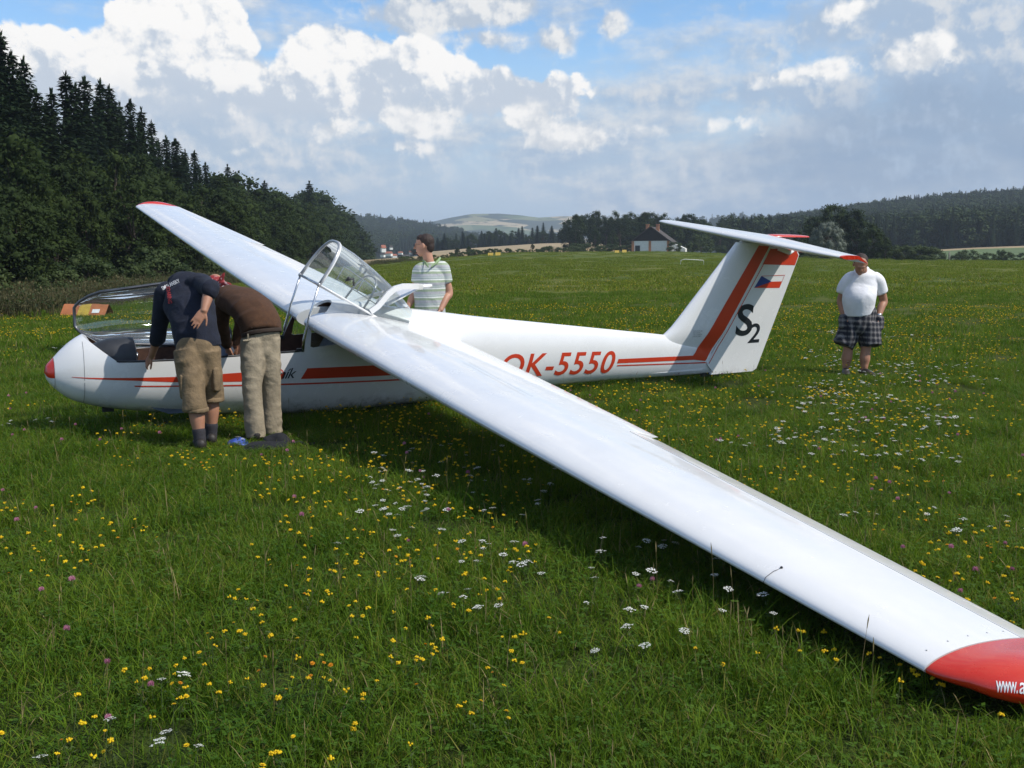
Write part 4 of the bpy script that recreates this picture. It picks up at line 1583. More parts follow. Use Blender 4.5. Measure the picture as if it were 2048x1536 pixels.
def wood(name, pts, hmin, hmax, psp, label):
    n = len(pts)
    rots = np.zeros((n, 3)); rots[:, 2] = RNG.random(n) * 6.28
    s = RNG.uniform(hmin, hmax, n) / 10
    w = s * RNG.uniform(.85, 1.25, n)
    idx = np.where(RNG.random(n) < psp, RNG.integers(0, 3, n), RNG.integers(3, 5, n))
    return scatter(name, pts, rots, np.stack([w, w, s], 1), idx, LOW, label, 'forest')


M_hill = pmat('forest floor', (0.022, 0.032, 0.012), 0.95, var=0.3, vscale=.02, coord='Object')


def field_mat():
    m = bpy.data.materials.new('far fields and woods')
    m.use_nodes = True
    X = NX(m.node_tree)
    b = m.node_tree.nodes['Principled BSDF']
    g = X.node('ShaderNodeNewGeometry')
    pos = X.vm('MULTIPLY', g.outputs['Position'], (1.0, .35, 6.0))
    v = X.node('ShaderNodeTexVoronoi', feature='F1')
    X.set(v.inputs['Vector'], X.vm('ADD', pos, X.vm('SCALE', X.vec(X.noise(pos, .004, 4, .6), X.noise(pos, .005, 4, .6), 0.0))))
    v.inputs['Scale'].default_value = 0.012
    r, gg, bb = X.sep(v.outputs['Color'])
    c = X.mix(X.ramp(r, .46, .52), (0.022, 0.036, 0.014), (0.36, 0.29, 0.17))
    c = X.mix(X.mul(X.ramp(gg, .6, .68), .8), c, (0.09, 0.13, 0.04))
    c = X.mix(X.ramp(X.noise(pos, .012, 5, .7), .55, .62), c, (0.02, 0.034, 0.013))
    X.set(b.inputs['Base Color'], c)
    b.inputs['Roughness'].default_value = 0.95
    return m


M_far = field_mat()
M_straw = pmat('straw stubble field', (0.30, 0.225, 0.12), 0.95, var=0.18, vscale=.12)
M_pasture = pmat('green field', (0.075, 0.115, 0.030), 0.95, var=0.2, vscale=.1)

hB = hill('far_hill', [(560, 470), (700, 462), (790, 452), (860, 446), (900, 437), (945, 429), (1000, 428), (1040, 431), (1080, 436), (1130, 433), (1180, 434), (1260, 440), (1400, 446), (1600, 452)], 505, 1750, 2700, M_far, 80, 12)
hA = hill('forested_hill_behind_village', [(560, 456), (640, 452), (690, 451), (740, 452), (790, 458), (850, 466), (910, 477), (960, 490), (1010, 500), (1060, 506)], 512, 800, 1250, M_hill, 40, 12)
wood('forest', sample_grid(hA, 12, 2600), 10, 16, .55, 'bluish forest covering the hill behind the village')
hC = hill('low_ridge', [(1180, 466), (1300, 460), (1380, 453), (1430, 447), (1480, 444), (1530, 445), (1570, 446), (1640, 446), (1800, 450)], 505, 1200, 1700, M_hill, 40, 10)
wood('forest', sample_grid(hC, 10, 2200), 10, 16, .5, 'bluish forest covering the low ridge behind the tailplane')
hD = hill('forested_hill', [(1440, 486), (1520, 470), (1590, 457), (1650, 449), (1700, 441), (1790, 428), (1850, 424), (1900, 419), (1980, 414), (2048, 411), (2200, 404), (2500, 398), (2900, 406)], lambda px: 505 if px < 1850 else 495, 360, 760, M_hill, 70, 14)
wood('forest', sample_grid(hD, 14, 13000), 7.5, 12.5, .62, 'dark forest covering the hill on the right')

# fields at the foot of the right hill and the stubble strips in the middle
def field(name, pts_px, depth0, depth1, mat, n=16):
    """ribbon between two bearings lists: lower edge (px, py) at depth0, upper edge at depth1"""
    lo, hi = pts_px
    mb = MB(); rows = []
    for t in np.linspace(0, 1, 5):
        row = []
        for s in np.linspace(0, 1, n + 1):
            def ev(L): 
                q = np.linspace(0, 1, len(L)); return float(np.interp(s, q, [a[0] for a in L])), float(np.interp(s, q, [a[1] for a in L]))
            a, b = ev(lo), ev(hi)
            row.append(at(a[0] + (b[0] - a[0]) * t, a[1] + (b[1] - a[1]) * t, depth0 + (depth1 - depth0) * t))
        rows.append(row)
    rows = [[Vector((q.x, q.y, q.z - 12)) for q in rows[0]]] + rows
    mb.loft(rows, closed=False)
    o = mb.build(name, mat); tag(o, kind='structure')
    return o
field('green_field', ([(1830, 526), (1950, 524), (2120, 522), (2400, 520)], [(1870, 503), (1950, 498), (2120, 493), (2400, 489)]), 205, 300, M_pasture)
field('stubble_field', ([(1865, 503.2), (1950, 498.2), (2120, 493.2), (2400, 489)], [(1860, 498), (1950, 493), (2120, 485), (2400, 480)]), 301, 352, M_straw)
field('stubble_field', ([(855, 513), (960, 506), (1080, 502), (1200, 498), (1260, 500)], [(850, 504), (960, 495), (1080, 487), (1200, 484), (1270, 484)]), 280, 420, M_straw)
field('stubble_field', ([(700, 545), (760, 533), (800, 528), (860, 524)], [(700, 522), (760, 518), (800, 515), (870, 510)]), 175, 260, M_straw)

# ------------------------------------------------------------------ individually seen trees in the middle distance
random.seed(202)
n_con = n_rnd = 0
for i in range(46):
    px = 835 + i * 6.9 + rnd(-6, 6)
    dep = rnd(440, 510)
    base = float(np.interp(px, [840, 950, 1150], [512, 494, 486])) + rnd(-1, 1)
    top = float(np.interp(px, [830, 880, 950, 1000, 1030, 1080, 1150], [492, 476, 468, 460, 459, 455, 449])) + rnd(-9, 12)
    b = at(px, base + 3, dep); h = (base + 3 - top) / F_PX * dep
    if i % 4: n_con += 1
    else: n_rnd += 1
    k_far = 'dark conifer in the row beyond the stubble field, %s from the left' % nth(n_con)
    tree('conifer' if i % 4 else 'field_tree', random.choice(SPRUCE) if i % 4 else random.choice(BROAD), b, h * (1 if i % 4 else .85), rnd(1.2, 1.9), k_far if i % 4 else 'dark round-topped tree among the conifers beyond the stubble field, %s from the left' % nth(n_rnd), 'tree', 'conifers beyond the stubble field' if i % 4 else 'round trees beyond the stubble field', 10.0 if i % 4 else 8.0)
grove = [(1140, 438, 505), (1152, 430, 500), (1165, 432, 502), (1180, 425, 500), (1196, 421, 498), (1212, 428, 500), (1228, 424, 500), (1240, 436, 502), (1250, 428, 500), (1262, 426, 502), (1275, 434, 500), (1290, 426, 502), (1302, 424, 502),
         (1318, 434, 500), (1330, 428, 500), (1345, 440, 502), (1355, 432, 500), (1368, 430, 498), (1378, 427, 498), (1392, 438, 500), (1405, 440, 502), (1420, 446, 502), (1440, 448, 503), (1460, 452, 503), (1480, 456, 505), (1500, 455, 506), (1520, 458, 508), (1150, 455, 498), (1190, 458, 498), (1225, 462, 498)]
grove.sort()
for i, (px, py, by) in enumerate(grove):
    k_mid = 'dark tree in the grove around the white house, %s from the left' % nth(i + 1)
    dep = rnd(295, 330) if by > 498 or py < 450 else rnd(272, 280)
    b = at(px, by, dep); h = (by - py) / F_PX * dep
    kind = PINE if (i % 3 == 1 and i < 20) else BROAD
    tree('grove_tree', random.choice(kind), b, h, rnd(.85, 1.2), k_mid, 'tree', 'grove around the white house', 9.0 if kind is PINE else 8.0)
# big trees on the right
for (px, py, by, dep, w, src, h0, lab) in [
        (1662, 408, 520, 165, 1.15, BROAD[3], 8.0, 'large dark deciduous tree rising above the silver willow'),
        (1712, 418, 522, 160, 1.1, BROAD[3], 8.0, 'large dark tree standing right behind the man in the white shirt'),
        (1625, 432, 518, 175, .9, BROAD[3], 8.0, 'dark deciduous tree left of the silver willow'),
        (1745, 452, 522, 150, 1.1, BROAD[1], 8.0, 'rounded mid green tree sloping down right of the large dark trees'),
        (1655, 446, 520, 138, .80, WILLOW, 8.0, 'pale silver-grey willow in front of the dark trees'),
        (1600, 462, 516, 150, .9, BROAD[0], 8.0, 'green tree left of the silver willow under the tailplane'),
        (1770, 478, 522, 150, 1.2, BROAD[2], 8.0, 'smaller green tree at the right foot of the tree group')]:
    b = at(px, by, dep)
    tree('willow_tree' if src is WILLOW else 'deciduous_tree', src, b, (by - py) / F_PX * dep, w, lab, 'tree', None, h0)
# hedges and bushes at the far edge of the meadow
for i in range(52):
    px = 1560 + i * 11.5 + rnd(-4, 4)
    dep = rnd(150, 165) if px < 1860 else rnd(160, 185)
    by = 524 if px > 1780 else 520
    hh = rnd(14, 34) if 1780 < px < 1880 else rnd(8, 26)
    b = at(px, by, dep)
    tree('bush', random.choice(SHRUB), b, hh / F_PX * dep, rnd(.9, 1.5), 'green bush in the hedge along the right far edge of the meadow', 'bush', 'bushes along the right far meadow edge', 2.0)
for i in range(34):
    px = 1150 + i * 9 + rnd(-4, 4)
    if 1262 < px < 1350: continue
    dep = rnd(256, 262)
    tree('bush', random.choice(SHRUB), at(px, 504, dep), rnd(8, 18) / F_PX * dep, rnd(1.0, 1.6), 'low bush along the far meadow edge near the white house', 'bush', 'bushes near the white house', 2.0)
for (px, hh, lab) in ((1402, 38, 'round bush on the meadow right of the white house'), (1350, 22, 'dark bush against the right wall of the white house'), (1200, 16, 'clipped hedge left of the white house')):
    tree('bush', SHRUB[0], at(px, 506, 248), hh / F_PX * 248, 1.1, lab, 'bush', None, 2.0)
for i in range(44):
    px = 755 + i * 9.5 + rnd(-4, 4)
    dep = float(np.interp(px, [750, 900, 1180], [170, 215, 250]))
    by = float(np.interp(px, [750, 900, 1000, 1180], [532, 514, 507, 502]))
    tree('bush', random.choice(SHRUB), at(px, by + 2, dep), rnd(6, 15) / F_PX * dep, rnd(1.0, 1.8), 'low bush in the rough strip along the far left meadow edge', 'bush', 'bushes along the far left meadow edge', 2.0)
for (px, py, by) in ((915, 496, 512), (938, 493, 512), (1065, 488, 500)):
    tree('field_tree', BROAD[2], at(px, by, 235), (by - py) / F_PX * 235, 1.3, {915: 'left of two small round trees standing before the stubble field', 938: 'right of two small round trees standing before the stubble field', 1065: 'small round tree alone further right before the stubble field'}[px], 'tree', 'small trees before the stubble field', 8.0)

# ------------------------------------------------------------------ house, village, markers, posts
M_plaster = pmat('white plaster', (0.74, 0.73, 0.69), 0.9, var=0.06, vscale=2)
M_brick = pmat('orange brick', (0.42, 0.19, 0.10), 0.9, var=0.2, vscale=5)
M_rooft = pmat('grey brown roof', (0.050, 0.041, 0.035), 0.85, var=0.25, vscale=3)
M_timber = pmat('dark timber boards', (0.022, 0.015, 0.011), 0.9, var=0.3, vscale=4)
M_tile = pmat('red roof tiles', (0.30, 0.10, 0.055), 0.85, var=0.2, vscale=3)
M_pane = pmat('window pane', (0.03, 0.04, 0.05), 0.15, spec=0.8, var=0.2)

house = empty('white_house', at(1301, 503, 253), RAD(-14))
tag(house, 'white house with dark timber gable, brown roof and two chimneys beyond the meadow', 'house')
Wd, Ln, hw, hr = 8.6, 12.0, 2.45, 3.1
mb = MB(); mb.box((0, Ln / 2, hw / 2 - .5), (Wd, Ln, hw + 1)); mb.build('wall', M_plaster, house)
mb = MB(); mb.add([(-Wd / 2, -.06, hw), (Wd / 2, -.06, hw), (0, -.06, hw + hr), (-Wd / 2, Ln, hw), (Wd / 2, Ln, hw), (0, Ln, hw + hr)], [(0, 1, 2), (3, 5, 4), (0, 3, 4, 1), (1, 4, 5, 2), (0, 2, 5, 3)], smooth=False)
mb.build('gable', M_timber, house)
nrm = Vector((hr, 0, Wd / 2)).normalized()
roof = None
for s in (-1, 1):
    mb = MB()
    e0 = Vector((s * (Wd / 2 + .55), -.5, hw - .42)); e1 = Vector((0, -.5, hw + hr + .05))
    up = Vector((s * nrm.x, 0, nrm.z)) * .18
    a = [e0, e1, e1 + up, e0 + up]; b = [q + Vector((0, Ln + 1, 0)) for q in a]
    mb.loft([a, b], smooth=False)
    roof = mb.build('roof', M_rooft, house)
for x, y in ((-1.0, 2.2), (1.35, 2.4)):
    mb = MB(); mb.box((x, y, hw + hr - .35), (.7, .7, 2.0)); mb.box((x, y, hw + hr + .68), (.86, .86, .14)); mb.build('chimney', M_brick, house)
for x in (-Wd / 2 + .2, -.15, Wd / 2 - .25):
    mb = MB(); mb.box((x, -.09, hw / 2 - .5), (.55, .18, hw + .95)); mb.build('pilaster', M_brick, house)
mb = MB(); mb.box((-3.0, -.05, .75), (1.1, .1, 1.3)); w = mb.build('window', M_timber, house)
mb = MB(); mb.box((-3.0, -.115, .75), (.9, .02, 1.1)); mb.build('pane', M_pane, w)
mb = MB(); mb.add([(Wd / 2 + .01, 1, hw - .2), (Wd / 2 + 3.6, 1, .6), (Wd / 2 + 3.6, 5, .6), (Wd / 2 + .01, 5, hw - .2), (Wd / 2 + .01, 1, -.5), (Wd / 2 + 3.6, 1, -.5), (Wd / 2 + 3.6, 5, -.5), (Wd / 2 + .01, 5, -.5)],
                 [(0, 1, 2, 3), (4, 5, 1, 0), (5, 6, 2, 1), (6, 7, 3, 2)], smooth=False); mb.build('lean_to', M_plaster, house)

random.seed(303)
village = sorted([(768, 503, 9, 14), (776, 511, 12, 9), (790, 514, 9, 7), (800, 508, 8, 6), (812, 516, 14, 8), (783, 498, 6, 8), (835, 513, 12, 9), (822, 507, 7, 7), (764, 513, 8, 8), (848, 510, 7, 6)])
for i, (px, by, w, h) in enumerate(village):
    dep = 640 + 8 * i
    e = empty('village_house', at(px, by + 1, dep), rnd(-.5, .5))
    tag(e, 'tiny house in the village below the wooded hill, %s from the left' % nth(i + 1), 'house', 'village houses')
    ww = w / F_PX * dep; hh = h / F_PX * dep
    mb = MB(); mb.box((0, ww * .4, hh * .25), (ww, ww * .8, hh * .6)); mb.build('wall', M_plaster, e)
    mb = MB(); z0, z1 = hh * .55, hh
    mb.add([(-ww * .56, -.3, z0), (ww * .56, -.3, z0), (ww * .56, ww * .85, z0), (-ww * .56, ww * .85, z0), (-ww * .5, ww * .4, z1), (ww * .5, ww * .4, z1)], [(0, 1, 5, 4), (2, 3, 4, 5), (0, 4, 3), (1, 2, 5), (0, 3, 2, 1)], smooth=False)
    mb.build('roof', M_tile if i % 3 else M_rooft, e)

M_yel = pmat('yellow marker sheet', (0.46, 0.32, 0.045), 0.7, var=0.15)
M_ora = pmat('orange marker sheet', (0.36, 0.125, 0.045), 0.7, var=0.15, vscale=3, bump=.01, bscale=6)
M_wht = pmat('white sign', (0.72, 0.72, 0.70), 0.7, var=0.1)
for px, py, s, lab in ((981, 512, 0, 'left of two small yellow marker boards on the meadow below the stubble field'), (996, 511, 0, 'right of two small yellow marker boards on the meadow below the stubble field'),
                       (1234, 506, 0, 'left of two small yellow marker boards left of the white house'), (1249, 505, 0, 'right of two small yellow marker boards left of the white house')):
    dep = 172 if px < 1100 else 205
    e = empty('marker_board', at(px, py, dep), 0)
    tag(e, lab, 'marker', 'yellow marker boards')
    mb = MB(); mb.add([(-.4, 0, 0), (.4, 0, 0), (.4, .25, .5), (-.4, .25, .5), (.4, .5, 0), (-.4, .5, 0)], [(0, 1, 2, 3), (3, 2, 4, 5), (0, 3, 5), (1, 4, 2)], smooth=False)
    mb.build('board', M_yel, e)

# tent-shaped runway marker: orange, yellow, orange with a white plate
mk = empty('runway_marker', on_ground(168, 29.0), RAD(-3))
mk.location.z = ground_z(mk.location.x, mk.location.y) + .02
tag(mk, 'low tent-shaped orange and yellow runway marker lying in the grass at the left', 'marker')
for (x0, x1, m_) in ((-.62, -.17, M_ora), (-.17, .14, M_yel), (.14, .60, M_ora)):
    for sgn in (-1, 1):
        mb = MB()
        mb.loft([[Vector((x, sgn * .30, 0.02)), Vector((x, sgn * .02, .30 + .012 * math.sin(x * 9))), Vector((x, sgn * .02 - sgn * .02, .305 + .012 * math.sin(x * 9)))] for x in np.linspace(x0, x1, 6)], closed=False)
        o = mb.build('panel', m_, mk)
mb = MB(); mb.add([(.22, -.255, .085), (.42, -.255, .085), (.42, -.16, .178), (.22, -.16, .178)], [(0, 1, 2, 3)], smooth=False); mb.build('plate', M_wht, mk)
# dark triangular end
mb = MB(); mb.add([(-.6, -.28, .02), (-.6, .28, .02), (-.6, 0, .29)], [(0, 1, 2)], smooth=False); mb.build('end_panel', pmat('dark canvas', (.03, .012, .008), .9, var=.2), mk)

# white low frame and a post beyond the tail
fr_ = empty('bar_frame', on_ground(1384, 92), RAD(8)); tag(fr_, 'thin white low bar frame standing on the meadow left of the tail fin', 'frame')
mb = MB(); mb.tube([(-1.0, 0, -.05), (-.95, 0, .42), (-.6, 0, .50), (1.0, 0, .40), (1.05, 0, -.05)], .022, 6); mb.build('bar', M_wht, fr_)
for px, by, h, dep, lab in ((1386, 500, 26, 250, 'grey wooden pole standing right of the white house'), (1898, 522, 18, 158, 'thin pale post in the hedge on the right'), (1171, 500, 22, 262, 'thin pole standing among the grove left of the white house')):
    p_ = MB(); p_.tube([(0, 0, -.3), (0, 0, h / F_PX * dep * .6), (0, 0, h / F_PX * dep)], [.14, .12, .09], 7)
    o = p_.build('pole', pmat('weathered wood', (.22, .20, .17), .9, var=.2)); o.location = at(px, by, dep); tag(o, lab, 'pole')
# ------------------------------------------------------------------ people
def skin_mat(name, c):
    m = pmat(name, c, 0.55, var=0.10, vscale=9, bump=0.0015, bscale=90)
    m.node_tree.nodes['Principled BSDF'].inputs['Subsurface Weight'].default_value = 0.12
    m.node_tree.nodes['Principled BSDF'].inputs['Subsurface Radius'].default_value = (.02, .008, .004)
    return m


M_skin = skin_mat('tanned skin', (0.36, 0.175, 0.105))
M_skin2 = skin_mat('light skin', (0.44, 0.225, 0.145))
M_hair = pmat('dark brown hair', (0.028, 0.015, 0.011), 0.7, var=0.4, vscale=60, bump=0.004, bscale=140)
M_navy = pmat('navy cotton', (0.006, 0.009, 0.021), 0.92, var=0.25, vscale=16, bump=0.010, bscale=16)
M_sweater = pmat('brown wool', (0.062, 0.026, 0.010), 0.95, var=0.18, vscale=30, bump=0.004, bscale=160)
M_khaki = pmat('khaki cotton', (0.165, 0.115, 0.062), 0.92, var=0.25, vscale=10, bump=0.012, bscale=18)
M_beige = pmat('beige cotton', (0.27, 0.225, 0.155), 0.92, var=0.18, vscale=10, bump=0.012, bscale=18)
M_tee = pmat('white cotton', (0.72, 0.72, 0.74), 0.92, var=0.05, vscale=10, bump=0.006, bscale=18)
M_sock = pmat('dark grey sock', (0.030, 0.028, 0.034), 0.95, var=0.2, vscale=60, bump=0.002, bscale=200)
M_shoe = pmat('dark leather shoe', (0.022, 0.018, 0.015), 0.6, var=0.3, vscale=20)
M_belt = pmat('dark hem', (0.025, 0.014, 0.008), 0.9, var=0.2)


def stripe_mat():
    m = bpy.data.materials.new('striped polo cotton')
    m.use_nodes = True
    X = NX(m.node_tree); b = m.node_tree.nodes['Principled BSDF']
    tc = X.node('ShaderNodeTexCoord'); x, y, z = X.sep(tc.outputs['Object'])
    wob = X.mul(X.sub(X.noise(tc.outputs['Object'], 6.0, 3, .6), .5), .012)
    t = X.m('FRACT', X.div(X.add(z, wob), 0.098))
    c = X.mix(X.ramp(t, .0, .04), (0.42, 0.43, 0.41), (0.33, 0.38, 0.36))
    c = X.mix(X.ramp(t, .30, .34), c, (0.38, 0.385, 0.40))
    c = X.mix(X.ramp(t, .58, .62), c, (0.30, 0.365, 0.25))
    c = X.mix(X.ramp(t, .86, .885), c, (0.66, 0.68, 0.64))
    c = X.mix(X.m('COMPARE', t, .20, .022), c, (0.55, 0.57, 0.55))
    X.set(b.inputs['Base Color'], c); b.inputs['Roughness'].default_value = .92
    bn = X.node('ShaderNodeBump'); bn.inputs['Distance'].default_value = .006; bn.inputs['Strength'].default_value = 1
    X.set(bn.inputs['Height'], X.noise(tc.outputs['Object'], 20, 3, .6)); X.set(b.inputs['Normal'], bn.outputs[0])
    return m


def plaid_mat():
    m = bpy.data.materials.new('plaid cotton')
    m.use_nodes = True
    X = NX(m.node_tree); b = m.node_tree.nodes['Principled BSDF']
    tc = X.node('ShaderNodeTexCoord'); x, y, z = X.sep(tc.outputs['Object'])
    xy = X.add(x, X.mul(y, .8))
    a = X.m('FRACT', X.div(xy, .066)); c_ = X.m('FRACT', X.div(X.add(z, X.mul(x, .05)), .066))
    def band(t, p, w): return X.m('COMPARE', t, p, w)
    la = X.mx(X.mul(band(a, .35, .20), .55), band(a, .35, .05)); lb = X.mx(X.mul(band(c_, .4, .20), .55), band(c_, .4, .05))
    c = X.mix(X.mul(X.add(la, lb), .5), (0.018, 0.020, 0.030), (0.27, 0.25, 0.24))
    c = X.mix(X.mul(band(a, .85, .06), .7), c, (0.006, 0.007, 0.012))
    c = X.mix(X.mul(band(c_, .9, .06), .7), c, (0.006, 0.007, 0.012))
    X.set(b.inputs['Base Color'], c); b.inputs['Roughness'].default_value = .92
    bn = X.node('ShaderNodeBump'); bn.inputs['Distance'].default_value = .006; bn.inputs['Strength'].default_value = 1
    X.set(bn.inputs['Height'], X.noise(tc.outputs['Object'], 16, 3, .6)); X.set(b.inputs['Normal'], bn.outputs[0])
    return m


def bandana_mat():
    m = bpy.data.materials.new('red patterned scarf')
    m.use_nodes = True
    X = NX(m.node_tree); b = m.node_tree.nodes['Principled BSDF']
    tc = X.node('ShaderNodeTexCoord')
    n = X.noise(tc.outputs['Object'], 34, 2, .5)
    X.set(b.inputs['Base Color'], X.mix(X.ramp(n, .56, .60), (0.22, 0.020, 0.022), (0.46, 0.30, 0.30)))
    b.inputs['Roughness'].default_value = .9
    return m


M_stripe, M_plaid, M_band = stripe_mat(), plaid_mat(), bandana_mat()


class Flesh(MB):
    """tubes of elliptical section: pts, half widths along `right`, half depths across"""
    def limb(self, pts, ra, rb=None, right=Vector((1, 0, 0)), n=14, sub=5, round_ends=True):
        pts = [Vector(q) for q in pts]
        rb = rb or ra
        if max(ra) > .07: n, sub = max(n, 36), max(sub, 10)
        elif max(ra) > .03: n, sub = max(n, 22), max(sub, 7)
        if round_ends is True: round_ends = (True, True)
        elif round_ends is False: round_ends = (False, False)
        # smooth path
        P, A, Bq = [], [], []
        m = len(pts)
        for i in range(m - 1):
            p0, p1, p2, p3 = pts[max(i - 1, 0)], pts[i], pts[i + 1], pts[min(i + 2, m - 1)]
            for k in range(sub):
                t = k / sub
                P.append(0.5 * ((2 * p1) + (p2 - p0) * t + (2 * p0 - 5 * p1 + 4 * p2 - p3) * t * t + (3 * p1 - p0 - 3 * p2 + p3) * t ** 3))
                s = t * t * (3 - 2 * t)
                A.append(ra[i] + (ra[i + 1] - ra[i]) * s); Bq.append(rb[i] + (rb[i + 1] - rb[i]) * s)
        P.append(pts[-1]); A.append(ra[-1]); Bq.append(rb[-1])
        rings = []
        for i, q in enumerate(P):
            t = (P[min(i + 1, len(P) - 1)] - P[max(i - 1, 0)]).normalized()
            r = (right - t * right.dot(t))
            if r.length < .1: r = Vector((0, 1, 0)) - t * t.y
            r.normalize(); f = t.cross(r)
            rings.append((q, r, f, A[i], Bq[i], t))
        out = []
        if round_ends[0]:
            q, r, f, a, b, t = rings[0]
            for g in (1.0, .95, .8, .6, .35):
                k = math.sqrt(1 - g * g) if g < 1 else .05
                out.append([q - t * min(a, b) * g * .8 + r * a * k * math.cos(6.283 * j / n) + f * b * k * math.sin(6.283 * j / n) for j in range(n)])
        for q, r, f, a, b, t in rings:
            out.append([q + r * a * math.cos(6.283 * j / n) + f * b * math.sin(6.283 * j / n) for j in range(n)])
        if round_ends[1]:
            q, r, f, a, b, t = rings[-1]
            for g in (.35, .6, .8, .95, 1.0):
                k = math.sqrt(1 - g * g) if g < 1 else .05
                out.append([q + t * min(a, b) * g * .8 + r * a * k * math.cos(6.283 * j / n) + f * b * k * math.sin(6.283 * j / n) for j in range(n)])
        self.loft(out)

    def hand(self, wrist, fwd, back, thumb_side, curl=.25, s=1.0, spread=.10):
        """palm and five separate fingers; back = direction the back of the hand faces, thumb_side = towards the thumb"""
        f = fwd.normalized(); b = (back - f * back.dot(f)).normalized(); sd_ = f.cross(b)
        if sd_.dot(thumb_side) < 0: sd_ = -sd_
        w = Vector(wrist)
        self.limb([w - f * .01, w + f * .035 * s, w + f * .085 * s], [.027 * s, .040 * s, .041 * s], [.019 * s, .016 * s, .013 * s], sd_, 12, 4)
        for k, (off, L) in enumerate(((.031, .070), (.0105, .080), (-.0105, .074), (-.031, .058))):
            base = w + f * (.080 - .004 * abs(k - 1)) * s + sd_ * off * s
            d = (f + sd_ * off * spread * 40 * .35).normalized()
            p1 = base + d * L * .45 * s
            d2 = (d - b * curl).normalized(); p2 = p1 + d2 * L * .32 * s
            d3 = (d2 - b * curl * 1.1).normalized(); p3 = p2 + d3 * L * .25 * s
            self.limb([base, p1, p2, p3], [.0092 * s, .0085 * s, .0078 * s, .0064 * s], None, sd_, 8, 3)
        t0 = w + f * .022 * s + sd_ * .030 * s
        d = (f * .75 + sd_ * .75 - b * .15).normalized()
        p1 = t0 + d * .036 * s; d2 = (d + f * .5).normalized()
        self.limb([t0, p1, p1 + d2 * .030 * s, p1 + d2 * .048 * s], [.0125 * s, .0105 * s, .0092 * s, .007 * s], None, sd_, 8, 3)

    def solid(self, name, mats, parent, voxel=.009, smooth=2, fold=0.0, fscale=(9, 9, 4), paint=None, seed=0, loc=None):
        me = self.mesh('t', fix=True)
        o = bpy.data.objects.new('t', me); COL.objects.link(o)
        md = o.modifiers.new('r', 'REMESH'); md.mode = 'VOXEL'; md.voxel_size = voxel; md.use_smooth_shade = True
        if smooth:
            ms = o.modifiers.new('s', 'SMOOTH'); ms.factor = .5; ms.iterations = smooth
        out = bpy.data.meshes.new_from_object(o.evaluated_get(bpy.context.evaluated_depsgraph_get()))
        bpy.data.objects.remove(o); bpy.data.meshes.remove(me)
        n = len(out.vertices)
        if fold:
            co = np.empty(n * 3, np.float32); out.vertices.foreach_get('co', co); co = co.reshape(-1, 3)
            no = np.empty(n * 3, np.float32); out.vertex_normals.foreach_get('vector', no); no = no.reshape(-1, 3)
            for i in range(n):
                c = co[i]
                v = Vector((c[0] * fscale[0] + seed, c[1] * fscale[1], c[2] * fscale[2]))
                a = 1 - abs(mnoise.noise(v)) * 2.2
                d = mnoise.noise(Vector((c[0] * 3.1, c[1] * 3.1, c[2] * 3.1 + seed)))
                co[i] += no[i] * fold * (max(a, -.3) * .75 * (.55 + .8 * d) + .5 * d)
            out.vertices.foreach_set('co', co.ravel()); out.update()
        out.polygons.foreach_set('use_smooth', [True] * len(out.polygons))
        out.materials.clear()
        for m in (mats if isinstance(mats, (list, tuple)) else [mats]): out.materials.append(m)
        out.name = name
        ob = mobj(name, out, parent)
        if parent is not None:
            inv = parent.matrix_world.inverted() if parent.matrix_world else Matrix()
            out.transform(Matrix.Translation(-parent.location))
        if paint:
            for p in out.polygons: p.material_index = paint(p.center + parent.location)
        return ob


def head(fl, c, fwd, up, s=1.0):
    """skull, jaw, nose, brow, chin, ears; c is the middle of the head"""
    f = fwd.normalized(); u = (up - f * up.dot(f)).normalized(); r = f.cross(u)
    R = Matrix((r, f, u)).transposed()
    def P(x, y, z): return c + (r * x + f * y + u * z) * s
    fl.ball(P(0, -.012, .028), (.076 * s, .096 * s, .088 * s), 0, 18, 12, R)
    fl.ball(P(0, .022, -.035), (.060 * s, .068 * s, .078 * s), 0, 16, 10, R)
    fl.ball(P(0, .050, -.088), (.030 * s, .030 * s, .024 * s), 0, 12, 8, R)          # chin
    fl.limb([P(0, .086, .018), P(0, .104, -.012), P(0, .106, -.022)], [.010 * s, .014 * s, .015 * s], [.010 * s, .012 * s, .010 * s], r, 8, 3)   # nose
    fl.ball(P(0, .080, .026), (.050 * s, .014 * s, .012 * s), 0, 12, 6, R)           # brow
    fl.ball(P(0, .084, -.052), (.024 * s, .012 * s, .007 * s), 0, 10, 6, R)           # lips
    for sg in (-1, 1):
        fl.ball(P(sg * .077, -.008, -.008), (.010 * s, .020 * s, .033 * s), 0, 10, 8, R)
    return P, R


def foot(fl, ankle, fwd, L=.23, k=.80):
    f = Vector((fwd.x, fwd.y, 0)).normalized(); a = Vector(ankle)
    z0 = ground_z(a.x, a.y)
    def Q(d, z): return Vector((a.x, a.y, 0)) + f * d + Vector((0, 0, z0 + z))
    sr = Vector((f.y, -f.x, 0))
    fl.limb([Q(-.055, .045), Q(.03, .048), Q(.12, .036), Q(L - .06, .026)], [.036 * k, .041 * k, .047 * k, .040 * k], [.042 * k, .045 * k, .034 * k, .022 * k], sr, 12, 4)


UPV = Vector((0, 0, 1))

# ---- A: man in the navy shirt leaning over the cockpit rim
def dflt(label, loc):
    e = empty('person', loc); tag(e, label, 'person'); bpy.context.view_layer.update(); return e


